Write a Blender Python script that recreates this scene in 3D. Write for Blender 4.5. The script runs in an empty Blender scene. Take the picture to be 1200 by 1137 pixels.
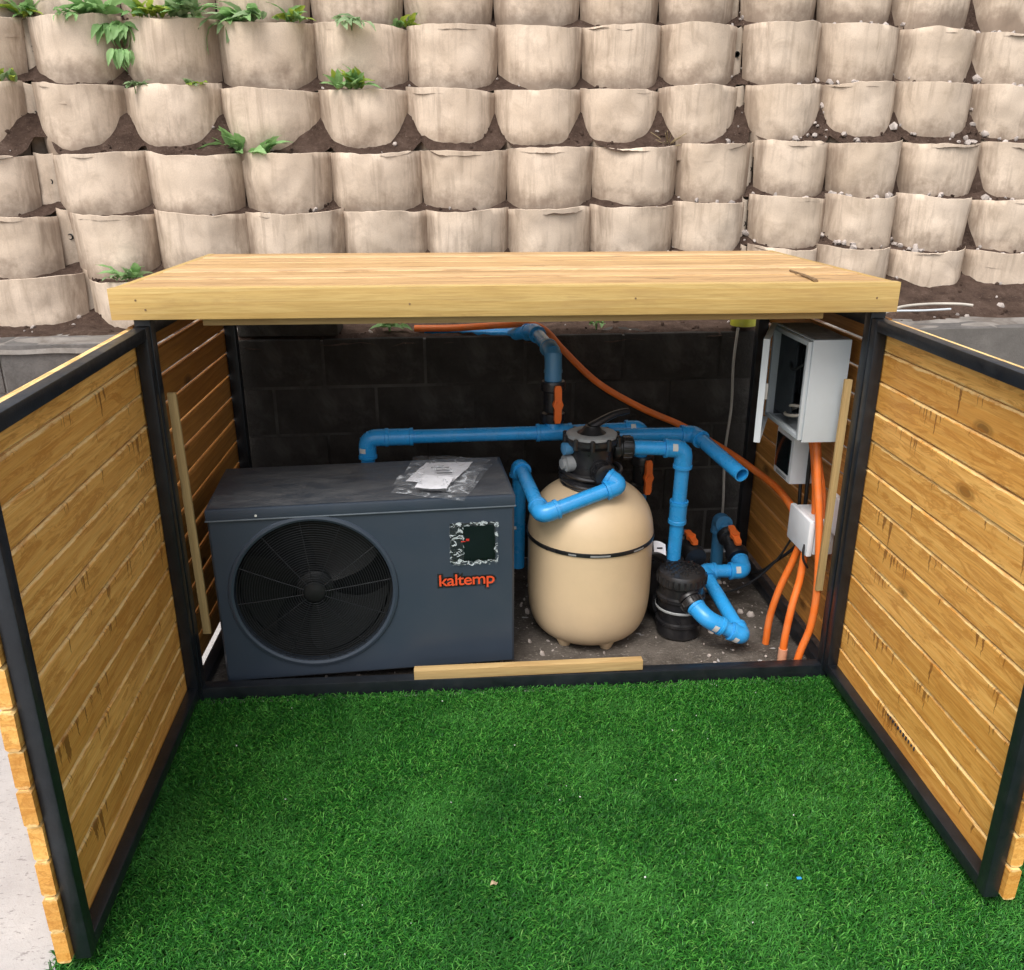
import bpy, bmesh, math, random
import numpy as np
from mathutils import Vector, Matrix, noise as mnoise
random.seed(7); rng = np.random.default_rng(7)
R = math.radians
SC = bpy.context.scene
COL = SC.collection

# ------------------------------------------------------------------ camera
cam_d = bpy.data.cameras.new('camera'); cam = bpy.data.objects.new('camera', cam_d); COL.objects.link(cam)
cam.location = (-0.1848, -2.383, 1.5421)
cam.rotation_euler = (math.pi/2 - 0.3508, 0, -0.0677)
cam_d.sensor_fit = 'HORIZONTAL'; cam_d.sensor_width = 36; cam_d.lens = 1010.38/1200*36
cam_d.clip_start = 0.05; cam_d.clip_end = 3000
SC.camera = cam
# ------------------------------------------------------------------ sky, sun, exposure
SUN_EL, SUN_AZ = 60, 212          # azimuth clockwise from +y (behind the camera, a little left)
w = bpy.data.worlds.new('World'); SC.world = w; w.use_nodes = True
wn = w.node_tree; wn.nodes.clear()
sky = wn.nodes.new('ShaderNodeTexSky'); sky.sky_type = 'NISHITA'; sky.sun_disc = False
sky.sun_elevation = R(SUN_EL); sky.sun_rotation = R(SUN_AZ)
sky.air_density = 1.0; sky.dust_density = 4.0; sky.ozone_density = 1.0
hs = wn.nodes.new('ShaderNodeHueSaturation'); hs.inputs['Saturation'].default_value = 0.35
bg = wn.nodes.new('ShaderNodeBackground'); bg.inputs['Strength'].default_value = 0.15
wo = wn.nodes.new('ShaderNodeOutputWorld')
wn.links.new(sky.outputs[0], hs.inputs['Color']); wn.links.new(hs.outputs[0], bg.inputs[0]); wn.links.new(bg.outputs[0], wo.inputs[0])
sl = bpy.data.lights.new('sun', 'SUN'); sl.energy = 1.3; sl.angle = R(35); sl.color = (1.0, 0.96, 0.90)
so = bpy.data.objects.new('sun', sl); COL.objects.link(so)
az = R(SUN_AZ); sd = Vector((math.sin(az)*math.cos(R(SUN_EL)), math.cos(az)*math.cos(R(SUN_EL)), math.sin(R(SUN_EL))))
so.rotation_euler = sd.to_track_quat('Z', 'Y').to_euler(); so.location = (-3, -4, 8)
SC.view_settings.view_transform = 'Standard'; SC.view_settings.look = 'None'; SC.view_settings.gamma = 1
SC.view_settings.exposure = 0.72
SC.cycles.max_bounces = 6; SC.cycles.diffuse_bounces = 3; SC.cycles.glossy_bounces = 3; SC.cycles.transmission_bounces = 3; SC.cycles.transparent_max_bounces = 8

# ------------------------------------------------------------------ materials
class NT:
    def __init__(s, name):
        s.m = bpy.data.materials.new(name); s.m.use_nodes = True; s.t = s.m.node_tree
        s.b = s.t.nodes['Principled BSDF']; s._tc = None
    def n(s, typ, **kw):
        x = s.t.nodes.new(typ)
        for k, v in kw.items(): setattr(x, k, v)
        return x
    def l(s, a, b): s.t.links.new(a, b)
    def put(s, sock, v):
        if hasattr(v, 'is_output'): s.l(v, sock)
        else: sock.default_value = v
    def obj(s):
        if s._tc is None: s._tc = s.n('ShaderNodeTexCoord')
        return s._tc.outputs['Object']
    def rand(s): return s.n('ShaderNodeObjectInfo').outputs['Random']
    def map(s, vec, scale=(1,1,1), loc=(0,0,0)):
        m = s.n('ShaderNodeMapping'); s.l(vec, m.inputs[0]); m.inputs['Scale'].default_value = scale; s.put(m.inputs['Location'], loc); return m.outputs[0]
    def noise(s, vec, scale=5, detail=4, rough=.55, dist=0):
        x = s.n('ShaderNodeTexNoise'); s.l(vec, x.inputs['Vector']); x.inputs['Scale'].default_value = scale
        x.inputs['Detail'].default_value = detail; x.inputs['Roughness'].default_value = rough; x.inputs['Distortion'].default_value = dist
        return x.outputs[0]
    def math(s, op, a, b=0.0, clamp=False):
        x = s.n('ShaderNodeMath', operation=op, use_clamp=clamp); s.put(x.inputs[0], a); s.put(x.inputs[1], b); return x.outputs[0]
    def ramp(s, fac, stops):
        x = s.n('ShaderNodeValToRGB'); e = x.color_ramp.elements
        while len(e) < len(stops): e.new(0.5)
        for q, (p, c) in zip(e, stops):
            q.position = p; q.color = (c, c, c, 1) if not hasattr(c, '__len__') else (*c, 1)
        s.l(fac, x.inputs[0]); return x.outputs[0]
    def mix(s, fac, a, b, mode='MIX'):
        x = s.n('ShaderNodeMix', data_type='RGBA', blend_type=mode); s.put(x.inputs[0], fac)
        for k, v in ((6, a), (7, b)):
            s.put(x.inputs[k], v if hasattr(v, 'is_output') else (*v, 1))
        return x.outputs[2]
    def bump(s, h, strength=.3, dist=.01, base=None):
        x = s.n('ShaderNodeBump'); x.inputs['Strength'].default_value = strength; x.inputs['Distance'].default_value = dist
        s.l(h, x.inputs['Height'])
        if base is not None: s.l(base, x.inputs['Normal'])
        return x.outputs[0]
    def out(s, color=None, rough=None, metal=None, normal=None, spec=None):
        if color is not None: s.put(s.b.inputs['Base Color'], color if hasattr(color, 'is_output') else (*color, 1))
        if rough is not None: s.put(s.b.inputs['Roughness'], rough)
        if metal is not None: s.b.inputs['Metallic'].default_value = metal
        if spec is not None: s.b.inputs['Specular IOR Level'].default_value = spec
        if normal is not None: s.l(normal, s.b.inputs['Normal'])
        return s.m

def sc3(c, k): return tuple(min(1, v*k) for v in c)
def plain(name, col, rough=.5, var=.15, scale=9, bump=0, metal=0, dirt=None, dirt_amt=.4, spec=None, dscale=5):
    s = NT(name); v = s.obj(); n = s.noise(v, scale, 5, .6)
    c = s.ramp(n, [(.3, sc3(col, 1-var)), (.7, sc3(col, 1+var))])
    if dirt:
        d = s.ramp(s.noise(v, dscale, 8, .7, .6), [(.45, 0.0), (.75, dirt_amt)])
        c = s.mix(d, c, dirt)
    rr = s.ramp(s.noise(v, scale*2.3, 4), [(.3, max(.03, rough-.08)), (.7, min(1, rough+.1))])
    nm = s.bump(s.noise(v, scale*14, 3), bump, .003) if bump else None
    return s.out(c, rr, metal, nm, spec)

def wood(name, light, dark, drip=0.0, knots=.8, rough=.55, weather=0.0, gloss=None):
    s = NT(name); o = s.obj(); r = s.rand()
    cmb = s.n('ShaderNodeCombineXYZ')
    for i, k in enumerate((37.0, 19.0, 53.0)): s.put(cmb.inputs[i], s.math('MULTIPLY', r, k))
    ad = s.n('ShaderNodeVectorMath', operation='ADD'); s.l(o, ad.inputs[0]); s.l(cmb.outputs[0], ad.inputs[1]); v = ad.outputs[0]
    warp = s.noise(s.map(v, (1.6, 6, 6)), 2.2, 3)
    ring = s.n('ShaderNodeTexWave', wave_type='BANDS', bands_direction='Z', wave_profile='SAW')
    s.l(s.map(v, (.55, 2.2, 7)), ring.inputs['Vector']); ring.inputs['Scale'].default_value = 1.5
    ring.inputs['Distortion'].default_value = 9; ring.inputs['Detail'].default_value = 3; ring.inputs['Detail Scale'].default_value = .8
    fine = s.noise(s.map(v, (5, 130, 130)), 1.6, 5, .65)
    c = s.mix(s.math('MULTIPLY', ring.outputs[1], .7), light, dark)
    c = s.mix(s.ramp(fine, [(.35, .6), (.62, 0.0)]), c, sc3(dark, .72), 'MIX')
    big = s.noise(s.map(v, (2.2, 9, 9)), 1.3, 4)
    c = s.mix(s.ramp(big, [(.35, .35), (.7, 0.0)]), c, sc3(dark, .8))
    # board to board difference
    tone = s.ramp(r, [(0.0, (.84, .78, .68)), (.35, (.97, .93, .86)), (.7, (1.0, 1.0, 1.0)), (1.0, (1.12, 1.14, 1.2))])
    c = s.mix(1.0, c, tone, 'MULTIPLY')
    if knots:
        vo = s.n('ShaderNodeTexVoronoi', feature='F1', distance='EUCLIDEAN', voronoi_dimensions='2D'); vo.inputs['Scale'].default_value = 1.0
        sk = s.n('ShaderNodeSeparateXYZ'); s.l(s.map(v, (3.2, 9, 7)), sk.inputs[0]); ck = s.n('ShaderNodeCombineXYZ'); s.l(sk.outputs[0], ck.inputs[0]); s.l(sk.outputs[2], ck.inputs[1]); s.l(ck.outputs[0], vo.inputs['Vector'])
        sep = s.n('ShaderNodeSeparateColor'); s.l(vo.outputs['Color'], sep.inputs[0])
        gate = s.math('GREATER_THAN', sep.outputs[0], 1-.20*knots)
        d = s.math('ADD', vo.outputs['Distance'], s.math('MULTIPLY', s.math('SUBTRACT', warp, .5), .16))
        k = s.ramp(d, [(.05, 1.0), (.075, .5), (.09, .7), (.14, 0.0)])
        c = s.mix(s.math('MULTIPLY', s.math('MULTIPLY', k, gate), .85), c, sc3(dark, .26))
    if drip:
        sp = s.n('ShaderNodeSeparateXYZ'); s.l(o, sp.inputs[0])
        cx = s.n('ShaderNodeCombineXYZ'); s.put(cx.inputs[0], s.math('MULTIPLY', sp.outputs[0], 1.0)); s.put(cx.inputs[1], s.math('MULTIPLY', r, 91.0))
        wob = s.math('MULTIPLY', s.math('SUBTRACT', s.noise(s.map(v, (6, 6, 60)), 1.5, 2), .5), .012)
        s.put(cx.inputs[0], s.math('ADD', sp.outputs[0], wob))
        hi = s.noise(cx.outputs[0], 85, 2, .5); lo = s.noise(cx.outputs[0], 5.5, 1, .5)
        h = s.math('MULTIPLY', s.math('SUBTRACT', s.math('ADD', s.math('MULTIPLY', hi, .7), s.math('MULTIPLY', lo, .7)), .795), drip*.46)
        depth = s.math('SUBTRACT', .0405, sp.outputs[2])
        mk = s.math('MULTIPLY', s.math('SUBTRACT', h, depth), 160, True)
        c = s.mix(s.math('MULTIPLY', mk, .75), c, (.16, .055, .012))
        edge = s.math('ABSOLUTE', sp.outputs[2])
        eg = s.math('ADD', edge, s.math('MULTIPLY', s.math('SUBTRACT', s.noise(s.map(v, (9, 30, 30)), 2.0, 4, .6), .5), .018))
        c = s.mix(s.ramp(s.math('MULTIPLY', eg, 10.0), [(.368, 0.0), (.395, .7)]), c, (.90, .66, .30))
        # varnish smears
        sm = s.ramp(s.noise(s.map(v, (2.5, 10, 16)), 2.2, 6, .7, 1.2), [(.50, 0.0), (.58, .6), (.66, .15)])
        c = s.mix(sm, c, (.47, .175, .024))
    if weather:
        wv = s.ramp(s.noise(s.map(v, (1.8, 14, 14)), 2.0, 7, .7, .8), [(.5, 0.0), (.62, weather), (.8, weather*.6)])
        c = s.mix(wv, c, (.30, .17, .07))
    b1 = s.bump(fine, .25, .002); b2 = s.bump(s.noise(v, 18, 4), .15, .004, b1)
    rr = s.ramp(big, [(.3, rough-.12), (.7, rough+.12)])
    return s.out(c, rr, 0, b2, .35)

M = {}
M['door_wood'] = wood('stained_door_pine', (.96, .56, .165), (.80, .37, .075), drip=1.0, knots=.9, rough=.5)
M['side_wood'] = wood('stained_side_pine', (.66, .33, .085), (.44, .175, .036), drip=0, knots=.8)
M['roof_wood'] = wood('varnished_roof_pine', (.70, .50, .27), (.56, .33, .14), knots=.5, weather=.8, rough=.5)
M['fascia_wood'] = wood('yellow_pine', (.64, .47, .19), (.53, .34, .11), knots=.7, weather=.22, rough=.5)
M['raw_wood'] = wood('raw_pine', (.58, .42, .20), (.45, .29, .12), knots=.4, weather=.15, rough=.7)
M['steel'] = plain('black_painted_steel', (.0085, .011, .015), .36, .35, 12, .12, dirt=(.045, .048, .05), dirt_amt=.22, dscale=14)
M['dark_gray'] = plain('hp_charcoal', (.036, .050, .072), .40, .06, 3, .05, dirt=(.08, .085, .09), dirt_amt=.16)
def dusty_top():
    s = NT('hp_dusty_lid'); v = s.obj()
    st = s.ramp(s.noise(s.map(v, (2.4, 5, 5)), 2.6, 8, .75, .3), [(.38, 0.0), (.62, .9)])
    c = s.mix(st, (.034, .042, .055), (.088, .092, .098))
    c = s.mix(s.ramp(s.noise(v, 90, 3), [(.6, 0.0), (.75, .35)]), c, (.25, .23, .2))
    return s.out(c, s.ramp(st, [(0, .3), (1, .7)]), 0, s.bump(s.noise(v, 60, 4), .1, .003))
M['hp_top'] = dusty_top()
M['gray_edge'] = plain('edge_highlight', (.13, .155, .18), .4, .2, 30)  # pale tone for the painted highlight on the lid
M['grille'] = plain('hp_grille', (.007, .0085, .011), .55, .2, 10)
M['fan'] = plain('fan_plastic', (.0028, .0032, .004), .6, .2, 10)
M['void'] = plain('dark_inside', (.006, .007, .008), .9, .2, 6)
M['black_pl'] = plain('black_plastic', (.011, .011, .013), .33, .35, 16, .1, dirt=(.10, .09, .08), dirt_amt=.3, dscale=9)
M['gray_ring'] = plain('gray_plastic', (.30, .31, .31), .5, .15, 12, dirt=(.10, .09, .08), dirt_amt=.5)
M['blue'] = plain('blue_pvc', (.026, .31, .70), .26, .10, 7, 0, dirt=(.16, .30, .45), dirt_amt=.25, dscale=11)
M['blue_dim'] = plain('faded_blue_pvc', (.05, .23, .44), .42, .15, 7, 0, dirt=(.2, .22, .24), dirt_amt=.4)
M['tan'] = plain('tan_tank', (.64, .48, .30), .42, .045, 5, .03, dirt=(.46, .35, .23), dirt_amt=.3, dscale=4)
M['orange'] = plain('orange_conduit', (.80, .165, .018), .5, .12, 10, .04, dirt=(.55, .30, .16), dirt_amt=.35, dscale=18)
M['orange_h'] = plain('orange_handle', (.85, .17, .03), .4, .15, 12, .05)
M['white_pl'] = plain('white_plastic', (.78, .79, .82), .4, .04, 8, dirt=(.5, .48, .45), dirt_amt=.2)
M['enclosure'] = plain('gray_enclosure_paint', (.56, .60, .63), .42, .04, 6, .03, dirt=(.42, .40, .37), dirt_amt=.2)
M['enc_dust'] = plain('enclosure_dusty', (.26, .24, .22), .8, .3, 24, .2, dirt=(.12, .09, .07), dirt_amt=.7, dscale=20)
M['enc_in'] = plain('enclosure_inside', (.040, .048, .055), .5, .2, 6)
M['screen'] = plain('dark_screen', (.006, .010, .012), .12, .2, 6)
M['cable'] = plain('black_cable', (.012, .012, .013), .5, .3, 12)
M['white_cable'] = plain('white_cable', (.48, .44, .38), .6, .15, 14, dirt=(.25, .2, .15), dirt_amt=.5)
M['paper'] = plain('paper', (.80, .80, .84), .7, .04, 30)
M['ink'] = plain('ink', (.03, .03, .04), .7, .2, 40)
M['logo_o'] = plain('logo_orange', (.74, .085, .025), .45, .05, 20)
M['logo_k'] = plain('logo_black', (.012, .010, .010), .5, .1, 20)
M['red'] = plain('red_print', (.55, .03, .02), .4, .1, 20)
M['tape'] = plain('yellow_tape', (.55, .53, .05), .4, .15, 30, dirt=(.2, .18, .05), dirt_amt=.4)
M['stone'] = plain('stone', (.40, .36, .32), .85, .4, 40, .3)
M['pebble'] = plain('pebble', (.42, .365, .33), .85, .4, 30, .3)
M['ivory'] = plain('clip_white', (.6, .6, .57), .5, .1, 20)
M['twig'] = plain('twig', (.20, .125, .06), .8, .4, 30, .3)
M['dryplant'] = plain('dry_weed', (.32, .25, .14), .8, .3, 30)
M['scrap'] = plain('dry_leaf', (.45, .34, .22), .8, .25, 40)

def film_mat():
    s = NT('clear_film'); v = s.obj()
    tr = s.n('ShaderNodeBsdfTransparent'); gl = s.n('ShaderNodeBsdfPrincipled')
    gl.inputs['Base Color'].default_value = (.75, .78, .82, 1); gl.inputs['Roughness'].default_value = .18
    f = s.ramp(s.noise(v, 22, 4, .6, 1.2), [(.45, .06), (.58, .16), (.66, .6)])
    nm = s.bump(s.noise(v, 45, 4, .6, 1.0), .9, .01); s.l(nm, gl.inputs['Normal'])
    mx = s.n('ShaderNodeMixShader'); s.l(f, mx.inputs[0]); s.l(tr.outputs[0], mx.inputs[1]); s.l(gl.outputs[0], mx.inputs[2])
    s.l(mx.outputs[0], s.t.nodes['Material Output'].inputs[0]); return s.m
M['film'] = film_mat()

def fabric():
    s = NT('geotextile'); v = s.obj(); uv = s.n('ShaderNodeUVMap'); r = s.rand()
    cmb = s.n('ShaderNodeCombineXYZ'); s.put(cmb.inputs[0], s.math('MULTIPLY', r, 40.0)); s.put(cmb.inputs[1], s.math('MULTIPLY', r, 71.0))
    ad = s.n('ShaderNodeVectorMath', operation='ADD'); s.l(v, ad.inputs[0]); s.l(cmb.outputs[0], ad.inputs[1]); vv = ad.outputs[0]
    c = s.ramp(s.noise(vv, 3.5, 5, .6), [(.3, (.58, .465, .355)), (.7, (.73, .605, .485))])
    # run-off streaks
    st = s.ramp(s.noise(s.map(vv, (16, 16, 1.1)), 2.0, 5, .65, .4), [(.50, 0.0), (.64, .40), (.76, .1)])
    gate = s.ramp(s.noise(vv, 3.2, 3), [(.40, 0.0), (.58, 1.0)])
    c = s.mix(s.math('MULTIPLY', st, gate), c, (.27, .20, .145))
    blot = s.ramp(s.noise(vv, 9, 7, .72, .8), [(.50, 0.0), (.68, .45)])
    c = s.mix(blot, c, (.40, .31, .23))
    # soil splash just above the buried hem
    sep = s.n('ShaderNodeSeparateXYZ'); s.l(uv.outputs[0], sep.inputs[0])
    sp = s.math('ADD', sep.outputs[1], s.math('MULTIPLY', s.math('SUBTRACT', s.noise(vv, 13, 6, .7), .5), .9))
    c = s.mix(s.ramp(sp, [(.50, 0.0), (.82, .65)]), c, (.18, .12, .085))
    # run-off grime beside the seams
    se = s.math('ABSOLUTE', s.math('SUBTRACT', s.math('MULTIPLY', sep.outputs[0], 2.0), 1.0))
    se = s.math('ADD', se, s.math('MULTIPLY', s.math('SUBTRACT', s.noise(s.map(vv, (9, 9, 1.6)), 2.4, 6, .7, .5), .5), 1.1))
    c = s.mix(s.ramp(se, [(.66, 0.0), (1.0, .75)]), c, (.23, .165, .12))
    fine = s.noise(vv, 240, 2)
    c = s.mix(s.ramp(fine, [(.4, .14), (.6, 0.0)]), c, (.30, .25, .20))
    b = s.bump(s.noise(s.map(vv, (1, 1, .6)), 5, 4, .5, .3), .4, .015); b = s.bump(fine, .25, .002, b)
    return s.out(c, .85, 0, b, .2)
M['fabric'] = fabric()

def soil():
    s = NT('soil'); v = s.obj(); n = s.noise(v, 14, 8, .75)
    c = s.ramp(n, [(.3, (.045, .028, .021)), (.55, (.105, .069, .053)), (.75, (.17, .12, .095))])
    c = s.mix(s.ramp(s.noise(v, 120, 3, .6), [(.62, 0.0), (.72, .6)]), c, (.26, .2, .16))
    b = s.bump(s.noise(v, 70, 6, .75), 1.0, .02)
    return s.out(c, .95, 0, b, .1)
M['soil'] = soil()
def concrete(name, lo, hi, spots=None, sc=6, bump=.5, stain=None):
    s = NT(name); v = s.obj()
    c = s.ramp(s.noise(v, sc, 8, .7), [(.3, lo), (.7, hi)])
    if stain: c = s.mix(s.ramp(s.noise(v, sc*.45, 6, .65, .8), [(.48, 0.0), (.64, .7)]), c, stain)
    if spots: c = s.mix(s.ramp(s.noise(s.map(v, (1, 2.2, 1)), 70, 3, .6), [(.60, 0.0), (.67, .7)]), c, spots)
    b = s.bump(s.noise(v, 90, 6, .7), bump, .006)
    return s.out(c, .9, 0, b, .2)
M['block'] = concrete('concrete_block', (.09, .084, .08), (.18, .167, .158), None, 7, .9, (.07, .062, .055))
M['block_shaded'] = concrete('shaded_block', (.022, .019, .016), (.062, .054, .047), None, 4, .9, (.125, .115, .103))  # darker copy of the block colour with the cabinet's shade painted in
M['mortar'] = concrete('mortar', (.16, .15, .14), (.26, .24, .225), None, 9, .7)
M['render'] = concrete('cement_render', (.13, .12, .11), (.20, .185, .17), None, 4, .4, (.11, .10, .092))
M['cap'] = concrete('cement_cap', (.17, .155, .14), (.29, .265, .24), None, 8, .7, (.11, .09, .075))
M['slab'] = concrete('slab', (.055, .046, .038), (.15, .13, .112), (.30, .27, .235), 8, .9, (.030, .023, .018))
M['paving'] = concrete('pale_paving', (.36, .345, .34), (.47, .455, .445), (.20, .185, .18), 5, .35)
M['earth'] = concrete('earth', (.10, .08, .06), (.17, .14, .10), None, 3, .6)

def turf_mat():
    s = NT('turf_blade'); g = s.n('ShaderNodeNewGeometry'); v = s.obj()
    r = g.outputs['Random Per Island']
    c = s.ramp(r, [(0, (.005, .045, .004)), (.35, (.010, .090, .008)), (.7, (.024, .150, .014)), (.93, (.075, .28, .036)), (1, (.13, .30, .06))])
    c = s.mix(s.ramp(s.noise(v, 2.6, 5, .65), [(.36, .65), (.52, 0.0)]), c, (.006, .058, .006)); c = s.mix(s.ramp(s.noise(s.map(v, (1, 1, 1), (7, 3, 1)), 3.1, 5, .65), [(.50, 0.0), (.66, .42)]), c, (.060, .235, .040))
    s.out(c, .55, 0, None, .25); s.b.inputs['Subsurface Weight'].default_value = 0
    return s.m
M['turf'] = turf_mat()
M['turf_base'] = plain('turf_backing', (.010, .035, .010), .95, .4, 60, .6)
def leaf_mat(name, a, b):
    s = NT(name); r = s.rand(); v = s.obj()
    c = s.mix(s.noise(v, 60, 4), a, b); c = s.mix(1.0, c, s.ramp(r, [(0, (.7, .75, .6)), (1, (1.25, 1.2, 1.1))]), 'MULTIPLY')
    s.out(c, .5, 0, s.bump(s.noise(v, 90, 3), .4, .003), .4)
    tl = s.n('ShaderNodeBsdfTranslucent'); s.l(c, tl.inputs[0]); mx = s.n('ShaderNodeMixShader'); mx.inputs[0].default_value = .4
    s.l(s.b.outputs[0], mx.inputs[1]); s.l(tl.outputs[0], mx.inputs[2]); s.l(mx.outputs[0], s.t.nodes['Material Output'].inputs[0]); return s.m
M['leaf'] = leaf_mat('weed_leaf', (.20, .40, .15), (.36, .56, .28))
M['leaf_y'] = leaf_mat('yellow_green_leaf', (.26, .40, .05), (.42, .50, .10))
M['leaf_g'] = leaf_mat('gray_green_leaf', (.22, .35, .19), (.34, .46, .28))

# ------------------------------------------------------------------ mesh helpers
class MB:
    def __init__(s): s.v = []; s.f = []; s.uv = None
    def add(s, vs, fs):
        o = len(s.v); s.v += [tuple(p) for p in vs]; s.f += [tuple(i+o for i in f) for f in fs]; return s
    def box(s, a, b, bev=0.0, mat=None):
        (x0, y0, z0), (x1, y1, z1) = a, b
        if bev <= 0:
            vs = [(x, y, z) for z in (z0, z1) for y in (y0, y1) for x in (x0, x1)]
            fs = [(0,2,3,1), (4,5,7,6), (0,1,5,4), (2,6,7,3), (0,4,6,2), (1,3,7,5)]
        else:
            bm = bmesh.new(); bmesh.ops.create_cube(bm, size=1)
            for v in bm.verts: v.co = ((x0+x1)/2+v.co.x*(x1-x0), (y0+y1)/2+v.co.y*(y1-y0), (z0+z1)/2+v.co.z*(z1-z0))
            bmesh.ops.bevel(bm, geom=bm.edges[:], offset=bev, segments=2, profile=.6, affect='EDGES')
            vs = [v.co[:] for v in bm.verts]; fs = [[v.index for v in f.verts] for f in bm.faces]; bm.free()
        if mat is not None: vs = [tuple(mat @ Vector(p)) for p in vs]
        return s.add(vs, fs)
    def tube(s, pts, r, seg=14, cap=True, inner=None):
        P = [Vector(p) for p in pts]; n = len(P); rs = r if hasattr(r, '__len__') else [r]*n
        T = [(P[min(i+1, n-1)]-P[max(i-1, 0)]).normalized() for i in range(n)]
        up = Vector((0, 0, 1)) if abs(T[0].z) < .9 else Vector((1, 0, 0))
        A = T[0].cross(up).normalized(); vs = []
        for i in range(n):
            A = (A-T[i]*A.dot(T[i])).normalized(); B = T[i].cross(A)
            for k in range(seg):
                a = 2*math.pi*k/seg; vs.append(P[i]+(A*math.cos(a)+B*math.sin(a))*rs[i])
        fs = [(i*seg+k, i*seg+(k+1) % seg, (i+1)*seg+(k+1) % seg, (i+1)*seg+k) for i in range(n-1) for k in range(seg)]
        if cap: fs += [tuple(range(seg))[::-1], tuple((n-1)*seg+k for k in range(seg))]
        return s.add(vs, fs)
    def lathe(s, prof, seg=40, origin=(0,0,0), axis=(0,0,1), cap=True):
        ax = Vector(axis).normalized(); o = Vector(origin)
        u = ax.orthogonal().normalized(); w_ = ax.cross(u)
        vs = [o+ax*z+(u*math.cos(2*math.pi*k/seg)+w_*math.sin(2*math.pi*k/seg))*max(r, 1e-4) for r, z in prof for k in range(seg)]
        n = len(prof)
        fs = [(i*seg+k, i*seg+(k+1) % seg, (i+1)*seg+(k+1) % seg, (i+1)*seg+k) for i in range(n-1) for k in range(seg)]
        if cap: fs += [tuple(range(seg))[::-1], tuple((n-1)*seg+k for k in range(seg))]
        return s.add(vs, fs)
    def prism(s, poly, y0, y1, axis='y'):
        n = len(poly); f = {'y': lambda p, t: (p[0], t, p[1]), 'z': lambda p, t: (p[0], p[1], t), 'x': lambda p, t: (t, p[0], p[1])}[axis]
        vs = [f(p, y0) for p in poly]+[f(p, y1) for p in poly]
        fs = [tuple(range(n)), tuple(range(2*n-1, n-1, -1))]+[(i, i+n, (i+1) % n+n, (i+1) % n) for i in range(n)]
        return s.add(vs, fs)
    def grid(s, nu, nv, fn, close=False):
        vs = [fn(i/nu, j/nv) for j in range(nv+1) for i in range(nu+1)]
        fs = [(j*(nu+1)+i, j*(nu+1)+i+1, (j+1)*(nu+1)+i+1, (j+1)*(nu+1)+i) for j in range(nv) for i in range(nu)]
        return s.add(vs, fs)
    def mesh(s, name, m, sub=(0,0,0), angle=35, fix=True):
        me = bpy.data.meshes.new(name); sx, sy, sz = sub
        me.from_pydata([(x-sx, y-sy, z-sz) for x, y, z in s.v], [], s.f)
        if fix:
            bm = bmesh.new(); bm.from_mesh(me); bmesh.ops.recalc_face_normals(bm, faces=bm.faces); bm.to_mesh(me); bm.free()
        me.polygons.foreach_set('use_smooth', [True]*len(me.polygons))
        try: me.set_sharp_from_angle(angle=R(angle))
        except Exception: pass
        me.materials.append(M[m] if isinstance(m, str) else m); return me

def link(name, data, parent=None, loc=None, rot=None):
    o = bpy.data.objects.new(name, data); COL.objects.link(o)
    if parent is not None: o.parent = parent
    if loc is not None: o.location = loc
    if rot is not None: o.rotation_euler = rot
    return o
def rootloc(p):
    while p.parent is not None: p = p.parent
    return tuple(p.location)
def obj(name, mb, m, parent=None, world=True, angle=35, fix=True):
    """world=True: coordinates are world; they are stored relative to the (unrotated) thing."""
    sub = rootloc(parent) if (parent is not None and world) else (0,0,0)
    return link(name, mb.mesh(name, m, sub, angle, fix), parent)
def solo(name, mb, m, label, cat, group=None, angle=35, fix=True):
    """a thing that is a single mesh: origin at its base"""
    a = np.array(mb.v); o = (a[:,0].mean(), a[:,1].mean(), a[:,2].min())
    ob = link(name, mb.mesh(name, m, o, angle, fix), None, o); return tag(ob, label, cat, group)
def tag(o, label=None, cat=None, group=None, kind=None):
    if label: o['label'] = label
    if cat: o['category'] = cat
    if group: o['group'] = group
    if kind: o['kind'] = kind
    return o
def thing(name, label, cat, loc=(0,0,0), rz=0, group=None):
    return tag(link(name, None, None, loc, (0,0,rz)), label, cat, group)
def fillet(pts, rad, n=6):
    P = [Vector(p) for p in pts]; out = [P[0]]
    for i in range(1, len(P)-1):
        a = (P[i-1]-P[i]); b = (P[i+1]-P[i]); r = min(rad, a.length*.49, b.length*.49)
        p0 = P[i]+a.normalized()*r; p1 = P[i]+b.normalized()*r
        for k in range(n+1):
            t = k/n; out.append(p0*(1-t)**2+P[i]*2*t*(1-t)+p1*t*t)
    return out+[P[-1]]
def spline(pts, n=8):
    P = [Vector(p) for p in pts]; P = [P[0]*2-P[1]]+P+[P[-1]*2-P[-2]]; out = []
    for i in range(1, len(P)-2):
        for k in range(n):
            t = k/n; a, b, c, d = P[i-1:i+3]
            out.append(.5*((2*b)+(c-a)*t+(2*a-5*b+4*c-d)*t*t+(3*b-a-3*c+d)*t**3))
    return out+[P[-2]]
def nz(x, y=0, z=0): return mnoise.noise(Vector((x, y, z)))

# ================================================================== SETTING
GZ = -0.05
g = MB().box((-60, -60, -0.6), (60, 60, -0.056)); tag(obj('ground', g, 'earth'), kind='structure')
p = MB().box((-8, -9, -0.2), (8, 1.2, GZ)); tag(obj('pavement', p, 'paving'), kind='structure')
tb = MB().box((-1.055, -6, GZ-.02), (3.2, 0.0, GZ+.004)); tag(obj('turf_backing', tb, 'turf_base'), kind='structure')
sr = MB().box((1.075, .0, GZ-.02), (6, 1.1, GZ+.004)); tag(obj('soil_strip', sr, 'soil'), kind='structure')
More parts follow.
